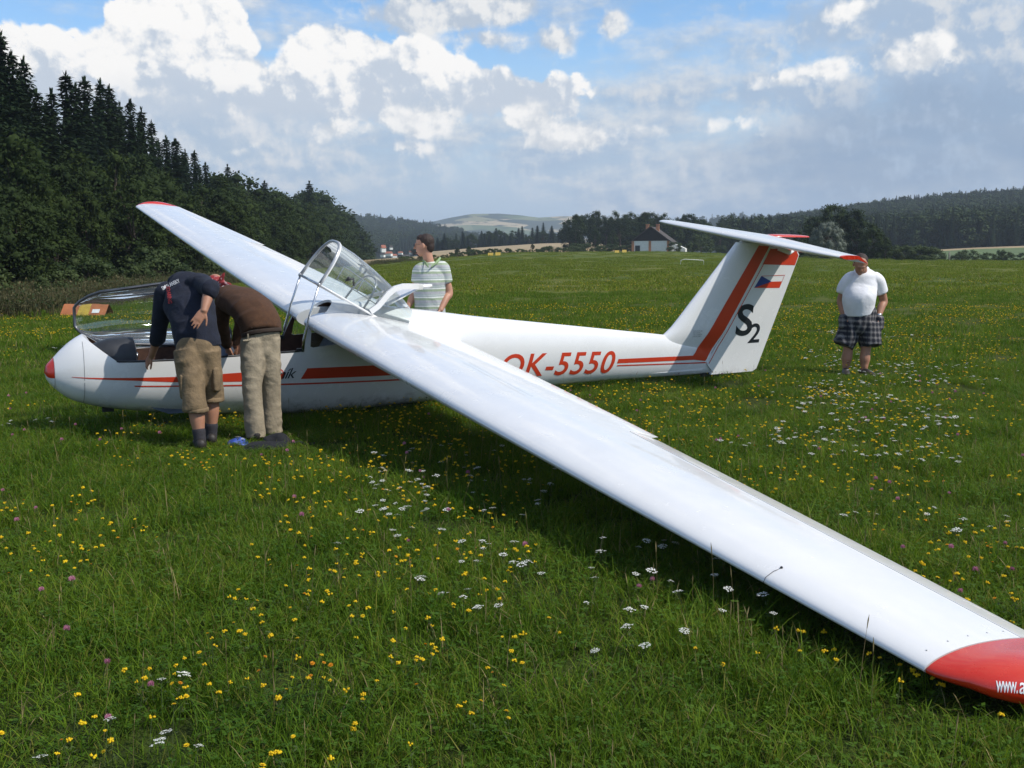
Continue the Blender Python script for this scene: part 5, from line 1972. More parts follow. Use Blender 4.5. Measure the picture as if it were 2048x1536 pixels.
A = dict(la=at(401, 888, 8.72), lk=at(390, 800, 8.76), lh=at(379, 706, 8.88), ra=at(422, 876, 8.98), rk=at(424, 790, 8.98), rh=at(416, 702, 8.93),
         pel=at(397, 690, 8.92), wst=at(391, 655, 8.95), chs=at(377, 603, 9.16), nk=at(363, 562, 9.38), hd=at(347, 582, 9.60),
         ls=at(330, 590, 9.28), le=at(319, 660, 9.36), lw=at(303, 712, 9.50), rs=at(404, 568, 9.14), re=at(420, 576, 8.90), rw=at(408, 622, 8.78))
pa = dflt('man in navy shirt and khaki cargo shorts leaning over the cockpit, hand on his back', Vector((A['la'].x, A['la'].y, 0)))
rgt = (A['rh'] - A['lh']).normalized()
lat = (A['rs'] - A['ls']).normalized()
fl = Flesh()
fl.limb([A['pel'], A['wst'], A['chs'], A['nk'] - Vector((0, .02, .02))], [.125, .125, .140, .08], [.08, .08, .09, .06], rgt)
for h, k, a in (('lh', 'lk', 'la'), ('rh', 'rk', 'ra')):
    mid = A[k].lerp(A[a], .35)
    fl.limb([A[h], A[h].lerp(A[k], .5), A[k], mid, A[k].lerp(A[a], .75), A[a], A[a] + Vector((0, 0, -.04))], [.085, .078, .056, .062, .046, .037, .036], None, rgt)
    foot(fl, A[a] + Vector((0, 0, 0)), Vector((-.35, .9, 0)))
fl.limb([A['ls'], A['le'], A['lw']], [.055, .043, .030], None)
fl.limb([A['rs'], A['re'], A['re'].lerp(A['rw'], .4), A['rw']], [.055, .046, .044, .030], None)
fl.hand(A['lw'], at(290, 732, 9.56) - A['lw'], Vector((-.35, -.8, .45)), Vector((.5, .2, .1)), .35, 1.0)
fl.hand(A['rw'], at(390, 647, 8.745) - A['rw'], Vector((.1, -1, .05)), Vector((1, 0, -.4)), .06, 1.02, .16)
fl.limb([A['nk'], A['nk'].lerp(A['hd'], .5)], [.058, .055], None)
head(fl, A['hd'], Vector((-.25, .75, -.75)), Vector((-.1, .7, .6)))
fl.solid('body', M_skin, pa, .0072, 1)
fl = Flesh()   # hair
fl.ball(A['hd'] + Vector((0, .03, .03)), (.086, .10, .092)); fl.solid('hair', M_hair, pa, .012, 1)
# shirt
fl = Flesh()
hemL, hemR = at(352, 706, 8.93), at(440, 684, 8.95)
hem = at(396, 690, 8.95)
fl.limb([at(399, 700, 8.95), at(391, 668, 8.96), at(384, 625, 9.05), A['chs'], at(370, 575, 9.26), at(362, 560, 9.36)], [.188, .186, .192, .196, .160, .085], [.140, .135, .130, .128, .105, .07], (hemR - hemL).normalized(), 18, round_ends=(False, True))
fl.limb([A['ls'] + Vector((.05, 0, .02)), A['ls'], A['le'], A['le'].lerp(A['lw'], .40)], [.085, .080, .066, .057], None)
fl.limb([A['rs'] + Vector((-.06, .04, .0)), A['rs'], A['re'] + Vector((.0, .0, .0)), A['re'].lerp(A['rw'], .10)], [.085, .080, .070, .064], None)
fl.limb([at(345, 572, 9.42), at(352, 560, 9.40), at(375, 557, 9.36)], [.05, .055, .05], None)
shirt_a = fl.solid('shirt', M_navy, pa, .009, 6, .026, (4.5, 4.5, 8), seed=3)
# print on the shirt back
bvh = None
bm_ = bmesh.new(); bm_.from_mesh(shirt_a.data); bm_.transform(Matrix.Translation(pa.location)); bvh = BVHTree.FromBMesh(bm_); bm_.free()
def shirt_text(txt, p0, p1, h, mat, depth=9.1):
    a, b = at(*p0, depth), at(*p1, depth)
    u = (b - a); L = u.length; u.normalize(); d_ = ray_dir((p0[0] + p1[0]) / 2, (p0[1] + p1[1]) / 2).normalized()
    v = u.cross(d_); v = v if v.z > 0 or abs(v.z) < .5 and v.x > 0 else -v
    vs, fs = text2d(txt, 1, .014)
    q = np.array(vs); lo, hi = q.min(0), q.max(0); q = (q - lo) / (hi - lo)
    o = lay_dir('shirt_print', mat, ([(x * L, y * h) for x, y in q], fs), a, u, v, d_, bvh, None, .004)
    o.data.transform(Matrix.Translation(-pa.location)); o.parent = pa
M_print_w = pmat('white shirt print', (.62, .62, .62), .8, var=.1); M_print_r = pmat('red shirt print', (.42, .03, .03), .8, var=.1)
shirt_text('WUBLANSKY'[1:] if False else 'SMOLANSKY', (326, 581), (361, 565), .034, M_print_w)
shirt_text('TEAM RED'.replace(' RED', '') , (332, 573), (342, 606), .034, M_print_r) if False else None
a_, b_ = at(336.5, 573, 9.1), at(341.5, 607, 9.1)
u_ = (b_ - a_); L_ = u_.length; u_.normalize(); d_ = ray_dir(338, 590).normalized(); v_ = u_.cross(d_); v_ = v_ if v_.x > 0 else -v_
vs_, fs_ = text2d('SOARING', 1, .02); q_ = np.array(vs_); lo_, hi_ = q_.min(0), q_.max(0); q_ = (q_ - lo_) / (hi_ - lo_)
o_ = lay_dir('shirt_print', M_print_r, ([(x * L_, y * .032 - .016) for x, y in q_], fs_), a_, u_, v_, d_, bvh, None, .005)
o_.data.transform(Matrix.Translation(-pa.location)); o_.parent = pa
# cargo shorts
fl = Flesh()
fl.limb([hem + Vector((0, .01, .05)), A['pel'] + Vector((0, 0, -.02)), A['pel'] + Vector((0, 0, -.10))], [.170, .172, .165], [.125, .130, .125], rgt, 18)
for h, k, t, out in (('lh', 'lk', .22, -1), ('rh', 'rk', .10, 1)):
    end = A[k].lerp(A['la' if h == 'lh' else 'ra'], t)
    fl.limb([A[h] + Vector((0, 0, .02)), A[h].lerp(A[k], .45), A[k] + Vector((0, 0, .02)), end], [.112, .104, .093, .098], [.125, .112, .096, .098], rgt, 16, 5, False)
sh_a = fl.solid('shorts', M_khaki, pa, .009, 3, .026, (6, 6, 8), seed=9)
fl = Flesh()
for p, w in ((at(369, 772, 8.80), 1), (at(434, 757, 8.93), 1)):
    fl.limb([p + Vector((0, 0, .085)), p, p - Vector((0, 0, .085))], [.030, .036, .032], [.085, .092, .085], Vector((1, 0, 0)), 12, 4)
fl.solid('cargo_pocket', M_khaki, pa, .009, 2, .006, seed=4)
for k, a, e in (('lk', 'la', .24), ('rk', 'ra', .12)):
    fl = Flesh(); c = A[k].lerp(A[a], e); fl.limb([c + Vector((0, 0, .025)), c - Vector((0, 0, .01))], [.0985, .099], None, rgt, 16, 3, False); fl.solid('cuff', M_khaki, pa, .009, 1, .006, seed=2)
for a, k in (('la', 'lk'), ('ra', 'rk')):
    fl = Flesh(); fl.limb([A[a].lerp(A[k], .30), A[a].lerp(A[k], .12), A[a] + Vector((0, 0, -.02))], [.054, .049, .047], None); fl.solid('sock', M_sock, pa, .007, 1, .003, seed=5)
    fl = Flesh(); foot(fl, A[a], Vector((-.35, .9, 0)), .30, 1.15)
    for i, v in enumerate(fl.v): fl.v[i] = tuple(v)
    fl.limb([A[a] + Vector((0, 0, -.03)), Vector((A[a].x, A[a].y, ground_z(A[a].x, A[a].y) + .05))], [.050, .050], None); fl.solid('shoe', M_shoe, pa, .009, 1)

# ---- B: man in the brown sweater bent deep into the cockpit
Bp = dict(la=at(511, 868, 9.17), lk=at(505, 775, 9.20), lh=at(506, 684, 9.30), ra=at(543, 858, 9.38), rk=at(541, 772, 9.38), rh=at(537, 680, 9.38),
          pel=at(522, 672, 9.35), wst=at(517, 640, 9.40), chs=at(487, 607, 9.66), nk=at(448, 592, 9.90), hd=at(432, 574, 10.02),
          ls=at(448, 612, 9.78), le=at(444, 655, 9.82), lw=at(455, 695, 9.95), rs=at(480, 600, 10.02), re=at(485, 650, 10.12), rw=at(470, 690, 10.15))
pb = dflt('man in brown sweater and beige trousers bent into the cockpit, red scarf on head', Vector((Bp['la'].x, Bp['la'].y, 0)))
rgt = (Bp['rh'] - Bp['lh']).normalized()
fl = Flesh()
fl.limb([Bp['pel'], Bp['wst'], Bp['chs'], Bp['nk']], [.125, .125, .13, .08], [.08, .08, .09, .06], rgt)
for h, k, a in (('lh', 'lk', 'la'), ('rh', 'rk', 'ra')):
    fl.limb([Bp[h], Bp[h].lerp(Bp[k], .5), Bp[k], Bp[k].lerp(Bp[a], .35), Bp[a]], [.085, .078, .056, .058, .037], None, rgt)
    foot(fl, Bp[a], Vector((-.4, .9, 0)))
fl.limb([Bp['ls'], Bp['le'], Bp['lw']], [.052, .043, .030], None); fl.limb([Bp['rs'], Bp['re'], Bp['rw']], [.052, .043, .030], None)
fl.hand(Bp['lw'], Vector((.3, .2, -.9)), Vector((-.6, -.7, 0)), Vector((.3, .8, 0)), .4); fl.hand(Bp['rw'], Vector((-.3, .2, -.9)), Vector((.2, -.9, 0)), Vector((-.8, .2, 0)), .4)
fl.limb([Bp['nk'], Bp['nk'].lerp(Bp['hd'], .6)], [.058, .056], None)
head(fl, Bp['hd'], Vector((-.45, .45, -.75)), Vector((-.6, .6, .55)))
fl.solid('body', M_skin, pb, .0075, 1)
fl = Flesh()
fl.limb([at(541, 652, 9.36).lerp(at(503, 662, 9.32), .5) + Vector((.010, -.014, -.040)), Bp['wst'] + Vector((0, 0, .01)), at(505, 622, 9.50), Bp['chs'] + Vector((.0, 0, .0)), at(462, 596, 9.82), Bp['nk'] + Vector((.01, 0, 0))], [.172, .185, .192, .180, .150, .075], [.134, .137, .140, .140, .125, .07], rgt, 18, round_ends=(False, True))
fl.limb([Bp['ls'] + Vector((.07, .03, .02)), Bp['ls'], Bp['le'], Bp['lw'] + Vector((0, 0, .02))], [.085, .078, .062, .042], None)
fl.limb([Bp['rs'] + Vector((-.04, -.04, .02)), Bp['rs'], Bp['re'], Bp['rw'] + Vector((0, 0, .02))], [.085, .078, .062, .042], None)
fl.solid('sweater', M_sweater, pb, .009, 6, .020, (5, 5, 8), seed=14)
fl = Flesh()
hq = at(541, 652, 9.36).lerp(at(503, 662, 9.32), .5)
fl.limb([hq + Vector((.013, -.016, -.056)), hq + Vector((.006, -.010, -.020))], [.177, .180], [.138, .140], rgt, 18, 3, False); fl.solid('sweater_hem', M_belt, pb, .009, 1, .003)
fl = Flesh()
fl.limb([hq + Vector((.01, -.01, -.03)), Bp['pel'] + Vector((0, 0, -.03)), Bp['pel'] + Vector((0, 0, -.12))], [.158, .166, .158], [.122, .135, .13], rgt, 18)
for h, k, a in (('lh', 'lk', 'la'), ('rh', 'rk', 'ra')):
    fl.limb([Bp[h] + Vector((0, 0, .02)), Bp[h].lerp(Bp[k], .5), Bp[k], Bp[k].lerp(Bp[a], .5), Bp[a] + Vector((0, 0, -.03))], [.104, .096, .084, .082, .082], [.122, .108, .088, .085, .085], rgt, 16, 5, False)
fl.solid('trousers', M_beige, pb, .009, 4, .020, (7, 7, 10), seed=27)
for t, x in ((0, -.075), (1, .075)):
    fl = Flesh(); c = Bp['pel'] + rgt * x + Vector((0, -.128, -.015)); fl.limb([c + rgt * -.055, c + rgt * .055], [.010, .010], [.004, .004], UPV, 8, 2); fl.solid('pocket', M_belt if t == 9 else M_beige, pb, .004, 0)
for x in (-.09, -.02, .06, .12):
    mb = MB(); c = hq + rgt * x + Vector((0, -.137 + abs(x) * .25, -.05)); mb.box(c - pb.location, (.012, .006, .05)); mb.build('belt_loop', M_beige, pb)
for a in ('la', 'ra'):
    fl = Flesh(); foot(fl, Bp[a], Vector((-.4, .9, 0)), .30, 1.12); fl.solid('shoe', M_shoe, pb, .009, 1)
fl = Flesh()
fl.ball(Bp['hd'] + Vector((-.005, -.0, .022)), (.092, .100, .092), 0, 16, 10)
fl.ball(Bp['hd'] + Vector((.045, -.075, .01)), (.03, .03, .026), 0, 10, 6)
k0 = at(440, 566, 9.93)
fl.limb([k0, at(445, 553, 9.92), at(449, 545, 9.92)], [.028, .022, .004], [.010, .006, .003], Vector((1, 0, .3)), 10, 4)
fl.limb([k0, at(455, 570, 9.90), at(465, 573, 9.90)], [.018, .030, .014], [.014, .010, .005], Vector((0, 0, 1)), 10, 4)
fl.solid('head_scarf', M_band, pb, .007, 1, .006, (20, 20, 20), seed=7)
fl = Flesh(); fl.limb([at(441, 584, 9.84), at(448, 575, 9.84)], [.022, .02], [.03, .03], None or Vector((1, 0, 0)), 10, 3); fl.solid('shirt_collar', M_tee, pb, .007, 1)

# ---- C: man in the striped polo behind the glider, looking to the left
D = 12.3
C_ = dict(nk=at(860, 527, D), hd=at(848, 491, D), ls=at(837, 541, D - .02), le=at(830, 583, D + .02), lw=at(815, 617, D - .06), rs=at(884, 539, D + .02), re=at(898, 583, D + .04), rw=at(881, 620, D - .10),
          chs=at(860, 560, D), wst=at(859, 605, D), pel=at(859, 640, D))
pc = dflt('man in green and grey striped polo shirt standing behind the glider, looking left', on_ground(863, D))
rgt = Vector((1, .12, 0)).normalized(); g0 = on_ground(863, D)
fl = Flesh()
fl.limb([C_['pel'], C_['wst'], C_['chs'], C_['nk'] - Vector((0, 0, .03))], [.15, .145, .165, .08], [.10, .095, .11, .06], rgt)
for s in (-1, 1):
    hp = C_['pel'] + rgt * .085 * s - Vector((0, 0, .05)); an = Vector((g0.x + s * .12, g0.y, g0.z + .08)); kn = hp.lerp(an, .5) + Vector((0, -.02, 0))
    fl.limb([hp, kn, kn.lerp(an, .35), an], [.085, .056, .058, .036], None, rgt); foot(fl, an, Vector((s * .25, -1, 0)))
fl.limb([C_['ls'], C_['le'], C_['le'].lerp(C_['lw'], .4), C_['lw']], [.052, .043, .041, .029], None); fl.limb([C_['rs'], C_['re'], C_['re'].lerp(C_['rw'], .4), C_['rw']], [.054, .046, .043, .030], None)
fl.hand(C_['lw'], Vector((-.25, -.1, -1)), Vector((-.8, -.5, 0)), Vector((.3, -1, 0)), .3); fl.hand(C_['rw'], Vector((-.35, -.15, -1)), Vector((.9, -.3, 0)), Vector((-.2, -1, 0)), .3)
fl.limb([C_['nk'] - Vector((0, 0, .05)), C_['nk'].lerp(C_['hd'], .35), C_['hd'] - Vector((-.02, 0, .05))], [.062, .056, .058], None)
hf = Vector((-1, .16, -.10))
HP, HR = head(fl, C_['hd'], hf, UPV, 1.06)
fl.solid('body', M_skin2, pc, .0065, 1)
fl = Flesh()   # short hair
fl.ball(HP(0, -.030, .040), (.086, .092, .086), 0, 18, 12, HR); fl.ball(HP(0, -.062, -.012), (.066, .052, .075), 0, 14, 10, HR); fl.ball(HP(0, .022, .080), (.066, .050, .040), 0, 14, 8, HR)
fl.solid('hair', M_hair, pc, .007, 1, .004, (40, 40, 40))
fl = Flesh(); fl.ball(HP(0, .068, -.094), (.024, .018, .016), 0, 10, 6, HR); fl.ball(HP(0, .085, -.068), (.020, .010, .005), 0, 10, 6, HR); fl.solid('beard', M_hair, pc, .006, 0)
fr = MB()
for sg in (-1, 1):
    c = HP(sg * .033, .098, .012) - pc.location
    fr.tube([c + HR @ Vector((.021 * math.cos(a), 0, .015 * math.sin(a))) for a in np.linspace(0, 6.283, 13)], .0022, 5)
    fr.tube([HP(sg * .055, .096, .014) - pc.location, HP(sg * .082, .02, .012) - pc.location], .0025, 5)
fr.build('glasses', M_dark, pc)
fl = Flesh()
fl.limb([at(860, 640, D), C_['wst'], C_['chs'] + Vector((0, 0, .0)), at(860, 545, D), at(860, 531, D)], [.186, .172, .176, .160, .080], [.140, .130, .132, .110, .072], rgt, 20, round_ends=(False, True))
fl.limb([C_['ls'] + Vector((.07, 0, .02)), C_['ls'], C_['ls'].lerp(C_['le'], .55)], [.068, .066, .062], None, n=16, round_ends=False); fl.limb([C_['rs'] + Vector((-.07, 0, .03)), C_['rs'] + Vector((.01, 0, .0)), C_['rs'].lerp(C_['re'], .60)], [.072, .076, .072], None, n=16, round_ends=False)
fl.solid('polo_shirt', M_stripe, pc, .009, 10, .016, (7, 7, 5), seed=31)
fl = Flesh()
for pth in ([at(845, 520, D - .0) + Vector((0, .02, 0)), at(851, 526, D - .09), at(857, 534, D - .135)], [at(881, 515, D + .03), at(874, 524, D - .07), at(862, 534, D - .135)]):
    fl.limb(pth, [.005, .006, .005], [.015, .018, .010], Vector((0, 1, .2)), 10, 5)
fl.solid('collar', pmat('green collar', (.24, .33, .17), .9, var=.12), pc, .006, 1)
fl = Flesh(); fl.limb([C_['pel'] + Vector((0, 0, .06)), C_['pel'] - Vector((0, 0, .08))], [.17, .17], [.125, .125], rgt, 16)
for s in (-1, 1):
    hp = C_['pel'] + rgt * .085 * s - Vector((0, 0, .05)); an = Vector((g0.x + s * .12, g0.y, g0.z + .06))
    fl.limb([hp, hp.lerp(an, .5), an], [.105, .088, .080], None, rgt, 14, 5, False)
fl.solid('trousers', M_beige, pc, .010, 2, .010, seed=33)
for s in (-1, 1):
    fl = Flesh(); foot(fl, Vector((g0.x + s * .12, g0.y, .08)), Vector((s * .25, -1, 0)), .30, 1.12); fl.solid('shoe', M_shoe, pc, .010, 1)

# ---- D: stout man in a white T-shirt, head bowed, hands in his pockets
D = 13.55
W_ = dict(la=at(1691, 738, D), lk=at(1696, 700, D), lh=at(1702, 655, D + .02), ra=at(1728, 740, D - .08), rk=at(1731, 702, D - .06), rh=at(1736, 655, D - .02),
          pel=at(1718, 638, D), bel=at(1717, 600, D - .05), chs=at(1722, 570, D), nk=at(1724, 540, D - .02), hd=at(1721, 529, D - .17),
          ls=at(1695, 561, D), le=at(1682, 600, D + .06), lw=at(1687, 631, D - .03), rs=at(1755, 561, D), re=at(1767, 600, D + .06), rw=at(1757, 633, D - .05))
pd = dflt('stout man in white T-shirt and plaid shorts standing head bowed behind the tailplane tip', on_ground(1710, D))
rgt = Vector((1, -.05, 0)).normalized()
fl = Flesh()
fl.limb([W_['pel'], W_['bel'], W_['chs'], W_['nk'] - Vector((0, 0, .02))], [.15, .15, .15, .09], [.11, .12, .11, .07], rgt)
for h, k, a, sx in (('lh', 'lk', 'la', -1), ('rh', 'rk', 'ra', 1)):
    fl.limb([W_[h], W_[h].lerp(W_[k], .5), W_[k], W_[k].lerp(W_[a], .4), W_[k].lerp(W_[a], .75), W_[a]], [.09, .08, .060, .064, .048, .038], None, rgt)
    foot(fl, W_[a], Vector((sx * .25, -1, 0)))
for s_, e_, w_2 in (('ls', 'le', 'lw'), ('rs', 're', 'rw')):
    fl.limb([W_[s_], W_[e_], W_[e_].lerp(W_[w_2], .4), W_[w_2]], [.06, .050, .047, .034], None)
    fl.hand(W_[w_2], Vector((0, -.15, -1)), Vector((-1 if s_ == 'ls' else 1, -.3, 0)), Vector((0, -1, 0)), .15)
fl.limb([W_['nk'] - Vector((0, 0, .05)), W_['nk'].lerp(W_['hd'], .5)], [.07, .066], None)
HP, HR = head(fl, W_['hd'], Vector((-.12, -.80, -.60)), Vector((-.05, -.60, .8)), 1.05)
fl.solid('body', M_skin, pd, .0072, 1)
fl = Flesh(); fl.ball(HP(0, -.028, .040), (.087, .094, .086), 0, 18, 12, HR); fl.ball(HP(0, -.055, -.01), (.07, .055, .07), 0, 14, 10, HR); fl.solid('hair', M_hair, pd, .008, 1, .004, (40, 40, 40))
fl = Flesh()
fl.limb([at(1719, 627, D - .04), W_['bel'] + Vector((0, -.02, 0)), at(1720, 582, D - .02), W_['chs'], at(1724, 552, D), at(1724, 541, D - .01)], [.190, .194, .192, .192, .176, .085], [.164, .164, .152, .138, .116, .08], rgt, 20, round_ends=(False, True))
fl.limb([W_['ls'] + Vector((.10, 0, .03)), W_['ls'], W_['ls'].lerp(W_['le'], .62)], [.076, .078, .074], None, n=16, round_ends=False); fl.limb([W_['rs'] + Vector((-.10, 0, .03)), W_['rs'], W_['rs'].lerp(W_['re'], .62)], [.076, .080, .078], None, n=16, round_ends=False)
fl.solid('t_shirt', M_tee, pd, .009, 12, .026, (6, 6, 4), seed=41)
fl = Flesh()
fl.limb([W_['pel'] + Vector((0, 0, .10)), W_['pel'], W_['pel'] - Vector((0, 0, .08))], [.200, .205, .195], [.175, .175, .165], rgt, 20)
for h, k, sx in (('lh', 'lk', -1), ('rh', 'rk', 1)):
    fl.limb([W_[h] + Vector((sx * .01, 0, .06)), W_[h].lerp(W_[k], .5) + Vector((sx * .035, 0, 0)), W_[k] + Vector((sx * .062, 0, .06))], [.125, .130, .126], [.155, .145, .135], rgt, 18, 5, False)
fl.solid('shorts', M_plaid, pd, .009, 4, .024, (7, 7, 3), seed=43)
for w, sx in (('lw', -1), ('rw', 1)):
    fl = Flesh(); c = W_[w] - Vector((0, .01, .03)); fl.limb([c + Vector((0, 0, .0)), c - Vector((0, .01, .10))], [.065, .06], [.07, .06], rgt, 14, 4); fl.solid('pocket', M_plaid, pd, .010, 1, .006)
for a, sx in (('la', -1), ('ra', 1)):
    fl = Flesh(); foot(fl, W_[a], Vector((sx * .25, -1, 0)), .28, 1.05); fl.solid('sandal', M_shoe, pd, .010, 1)
mb = MB(); c = W_['rw'] + Vector((0, 0, .025)) - pd.location; mb.tube([c - Vector((0, 0, .012)), c + Vector((0, 0, .012))], .040, 14); mb.build('wrist_watch', M_metal, pd)

# ---- parachute harness lying in the grass at their feet
pk = empty('parachute_pack', on_ground(545, 8.85)); pk.location.z = 0.0; bpy.context.view_layer.update()
tag(pk, 'black parachute pack with a blue flap and straps lying in the grass at their feet', 'parachute')
g = lambda px, py, dp=8.9: at(px, py, dp)
M_pack = pmat('black nylon', (.007, .008, .011), .95, var=.3, vscale=20, bump=.006, bscale=30)
M_blue = pmat('blue nylon', (.03, .07, .32), .55, var=.2, vscale=20, bump=.004, bscale=40)
fl = Flesh(); fl.limb([g(505, 902, 8.75), g(535, 902, 8.72), g(565, 900, 8.75)], [.14, .15, .11], [.065, .075, .06], Vector((0, 1, 0)), 14, 5); fl.limb([g(540, 889, 8.95), g(560, 887, 8.95), g(578, 890, 8.95)], [.09, .09, .06], [.065, .08, .045], Vector((0, 1, 0)), 12, 5); fl.solid('pack', M_pack, pk, .012, 2, .018, (9, 9, 9))
fl = Flesh(); fl.limb([g(462, 888, 8.95), g(476, 887, 8.95), g(489, 892, 8.92)], [.08, .10, .06], [.035, .05, .03], Vector((0, 1, 0)), 12, 5); fl.solid('flap', M_blue, pk, .010, 2, .008, (9, 9, 9))
mb = MB()
for pth in ([g(470, 893, 8.85), g(490, 900, 8.8), g(512, 898, 8.78)], [g(575, 893, 8.85), g(600, 888, 8.9), g(612, 893, 8.88), g(630, 891, 8.9)], [g(560, 900, 8.75), g(590, 905, 8.7), g(606, 900, 8.75)]):
    mb.tube([q - pk.location + Vector((0, 0, .015)) for q in pth], .014, 6)
mb.build('strap', M_pack, pk)
mb = MB(); mb.box(g(507, 896, 8.72) - pk.location, (.03, .02, .02)); mb.build('buckle', M_metal, pk)
# ------------------------------------------------------------------ grass
def grass_mat(name, c1, c2, trans=0.35):
    m = leaf_mat(name, c1, c2, trans, 0.6, 1.3, 0.12)
    return m


M_gr = [grass_mat('grass blades deep', (0.036, 0.086, 0.005), (0.078, 0.142, 0.009)), grass_mat('grass blades fresh', (0.066, 0.134, 0.007), (0.138, 0.205, 0.014)),
        grass_mat('grass blades yellowing', (0.12, 0.14, 0.02), (0.20, 0.19, 0.035)), grass_mat('dry stalks', (0.20, 0.16, 0.075), (0.30, 0.24, 0.11), .2), grass_mat('clover leaves', (0.034, 0.085, 0.006), (0.072, 0.135, 0.012), .25)]


def clump(seed, R, nb, hmin, hmax, wd, leaves=0, stalks=0, lean=.5):
    random.seed(seed)
    mb = MB()
    for k in range(nb):
        r = R * math.sqrt(random.random()); a = rnd(0, 6.283)
        x, y = r * math.cos(a), r * math.sin(a)
        h = rnd(hmin, hmax) * rnd(.7, 1.1)
        b = rnd(0, 6.283); ln = h * lean * rnd(.2, 1.5)
        dx, dy = math.cos(b), math.sin(b)
        sx, sy = -dy, dx
        tw = rnd(-1.2, 1.2)
        sx, sy = math.cos(b + 1.57 + tw), math.sin(b + 1.57 + tw)
        w = wd * rnd(.6, 1.3)
        o = len(mb.v)
        for t, ww in ((0, .8), (.45, 1.0), (.8, .6)):
            cx, cy, cz = x + dx * ln * t * t, y + dy * ln * t * t, h * (t - .18 * t * t * min(ln / h, 1.3))
            mb.v += [(cx - sx * w * ww / 2, cy - sy * w * ww / 2, cz), (cx + sx * w * ww / 2, cy + sy * w * ww / 2, cz)]
        mb.v.append((x + dx * ln, y + dy * ln, h * (1 - .18 * min(ln / h, 1.3))))
        q = random.random()
        mi = 0 if q < .42 else 1 if q < .86 else 2 if q < .97 else 3
        for f in ((0, 1, 3, 2), (2, 3, 5, 4), (4, 5, 6)):
            mb.face([o + i for i in f], mi, True)
    for k in range(leaves):
        r = R * math.sqrt(random.random()); a = rnd(0, 6.283)
        c0 = Vector((r * math.cos(a), r * math.sin(a), rnd(hmin * .35, hmax * .62)))
        ro = rnd(0, 6.28); s = rnd(.007, .012) * (1 + wd * 30)
        for j in range(3):
            b = ro + j * 2.094
            d = Vector((math.cos(b), math.sin(b), rnd(-.15, .35))).normalized()
            quad_leaf(mb, c0, d, Vector((rnd(-.3, .3), rnd(-.3, .3), 1)), s * 1.5, s * 1.15, 4)
    for k in range(stalks):
        r = R * math.sqrt(random.random()); a = rnd(0, 6.283)
        x, y = r * math.cos(a), r * math.sin(a); h = hmax * rnd(1.1, 1.7); lx, ly = rnd(-.06, .06), rnd(-.06, .06)
        mb.tube([(x, y, 0), (x + lx * .4, y + ly * .4, h * .6), (x + lx, y + ly, h)], [wd * .28, wd * .22, wd * .15], 3, 2 if k % 2 else 3, False)
        mb.tube([(x + lx, y + ly, h * .97), (x + lx * 1.2, y + ly * 1.2, h * 1.08), (x + lx * 1.4, y + ly * 1.4, h * 1.16)], [wd * .3, wd * .62, wd * .1], 4, 3, False)
    return mb.mesh('clump', M_gr, fix=False)


NEAR = [clump(401 + i, .22, 215, .050, .115, .0034, 24 if i % 2 else 40, 1 if i == 0 else 0, .8) for i in range(6)]
NEAR += [clump(421, .20, 150, .08, .175, .0038, 8, 1, .65), clump(422, .22, 130, .04, .095, .0036, 60, 0, .8)]
MIDG = [clump(441 + i, .45, 260, .05, .115, .0085, 26, 1 if i == 0 else 0, .7) for i in range(5)]
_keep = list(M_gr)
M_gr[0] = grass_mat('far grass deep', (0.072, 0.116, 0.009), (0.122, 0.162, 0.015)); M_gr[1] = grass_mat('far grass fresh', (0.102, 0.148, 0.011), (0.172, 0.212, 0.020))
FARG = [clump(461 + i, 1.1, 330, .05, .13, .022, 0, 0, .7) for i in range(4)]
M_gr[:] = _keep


def in_fuselage(x, y):
    q = GL_MAT.inverted() @ Vector((x, y, 0.1))
    bx, by = -q.x, q.y
    return 0.2 < bx < 4.6 and abs(by) < 0.17


def head_room(x, y):
    """free height under the wings at a ground point"""
    q = GL_MAT.inverted() @ Vector((x, y, 0.12))
    bx, by = -q.x, abs(q.y)
    if by > 8.2: return 9.0
    t = (min(by, 7.72) - WR['yw']) / (7.72 - WR['yw'])
    ch = WR['cr'] + (WR['ct'] - WR['cr']) * t
    c = (bx - WR['xr'] - WR['dx'] * t) / ch
    if c < -.10 or c > 1.08: return 9.0
    p = GL_MAT @ (wing_pt(1 if q.y > 0 else -1, by, min(max(c, 0), 1), -.07 * (1 - abs(2 * c - 1)) - .02))
    return max(p.z - ground_z(x, y), 0.02)


def ring_points(r0, r1, density, half_az, jitter=True):
    n = int(density * RAD(half_az) * (r1 * r1 - r0 * r0))
    r = np.sqrt(RNG.random(n) * (r1 * r1 - r0 * r0) + r0 * r0)
    a = (RNG.random(n) * 2 - 1) * RAD(half_az)
    return np.stack([r * np.sin(a), r * np.cos(a)], 1)


TRODDEN = [(A['la'].x, A['la'].y, .75), (A['ra'].x, A['ra'].y, .6), (Bp['la'].x, Bp['la'].y, .75), (Bp['ra'].x, Bp['ra'].y, .6), (pk.location.x, pk.location.y - .1, .9), (W_['la'].x, W_['la'].y, .6), (W_['ra'].x, W_['ra'].y, .6)]


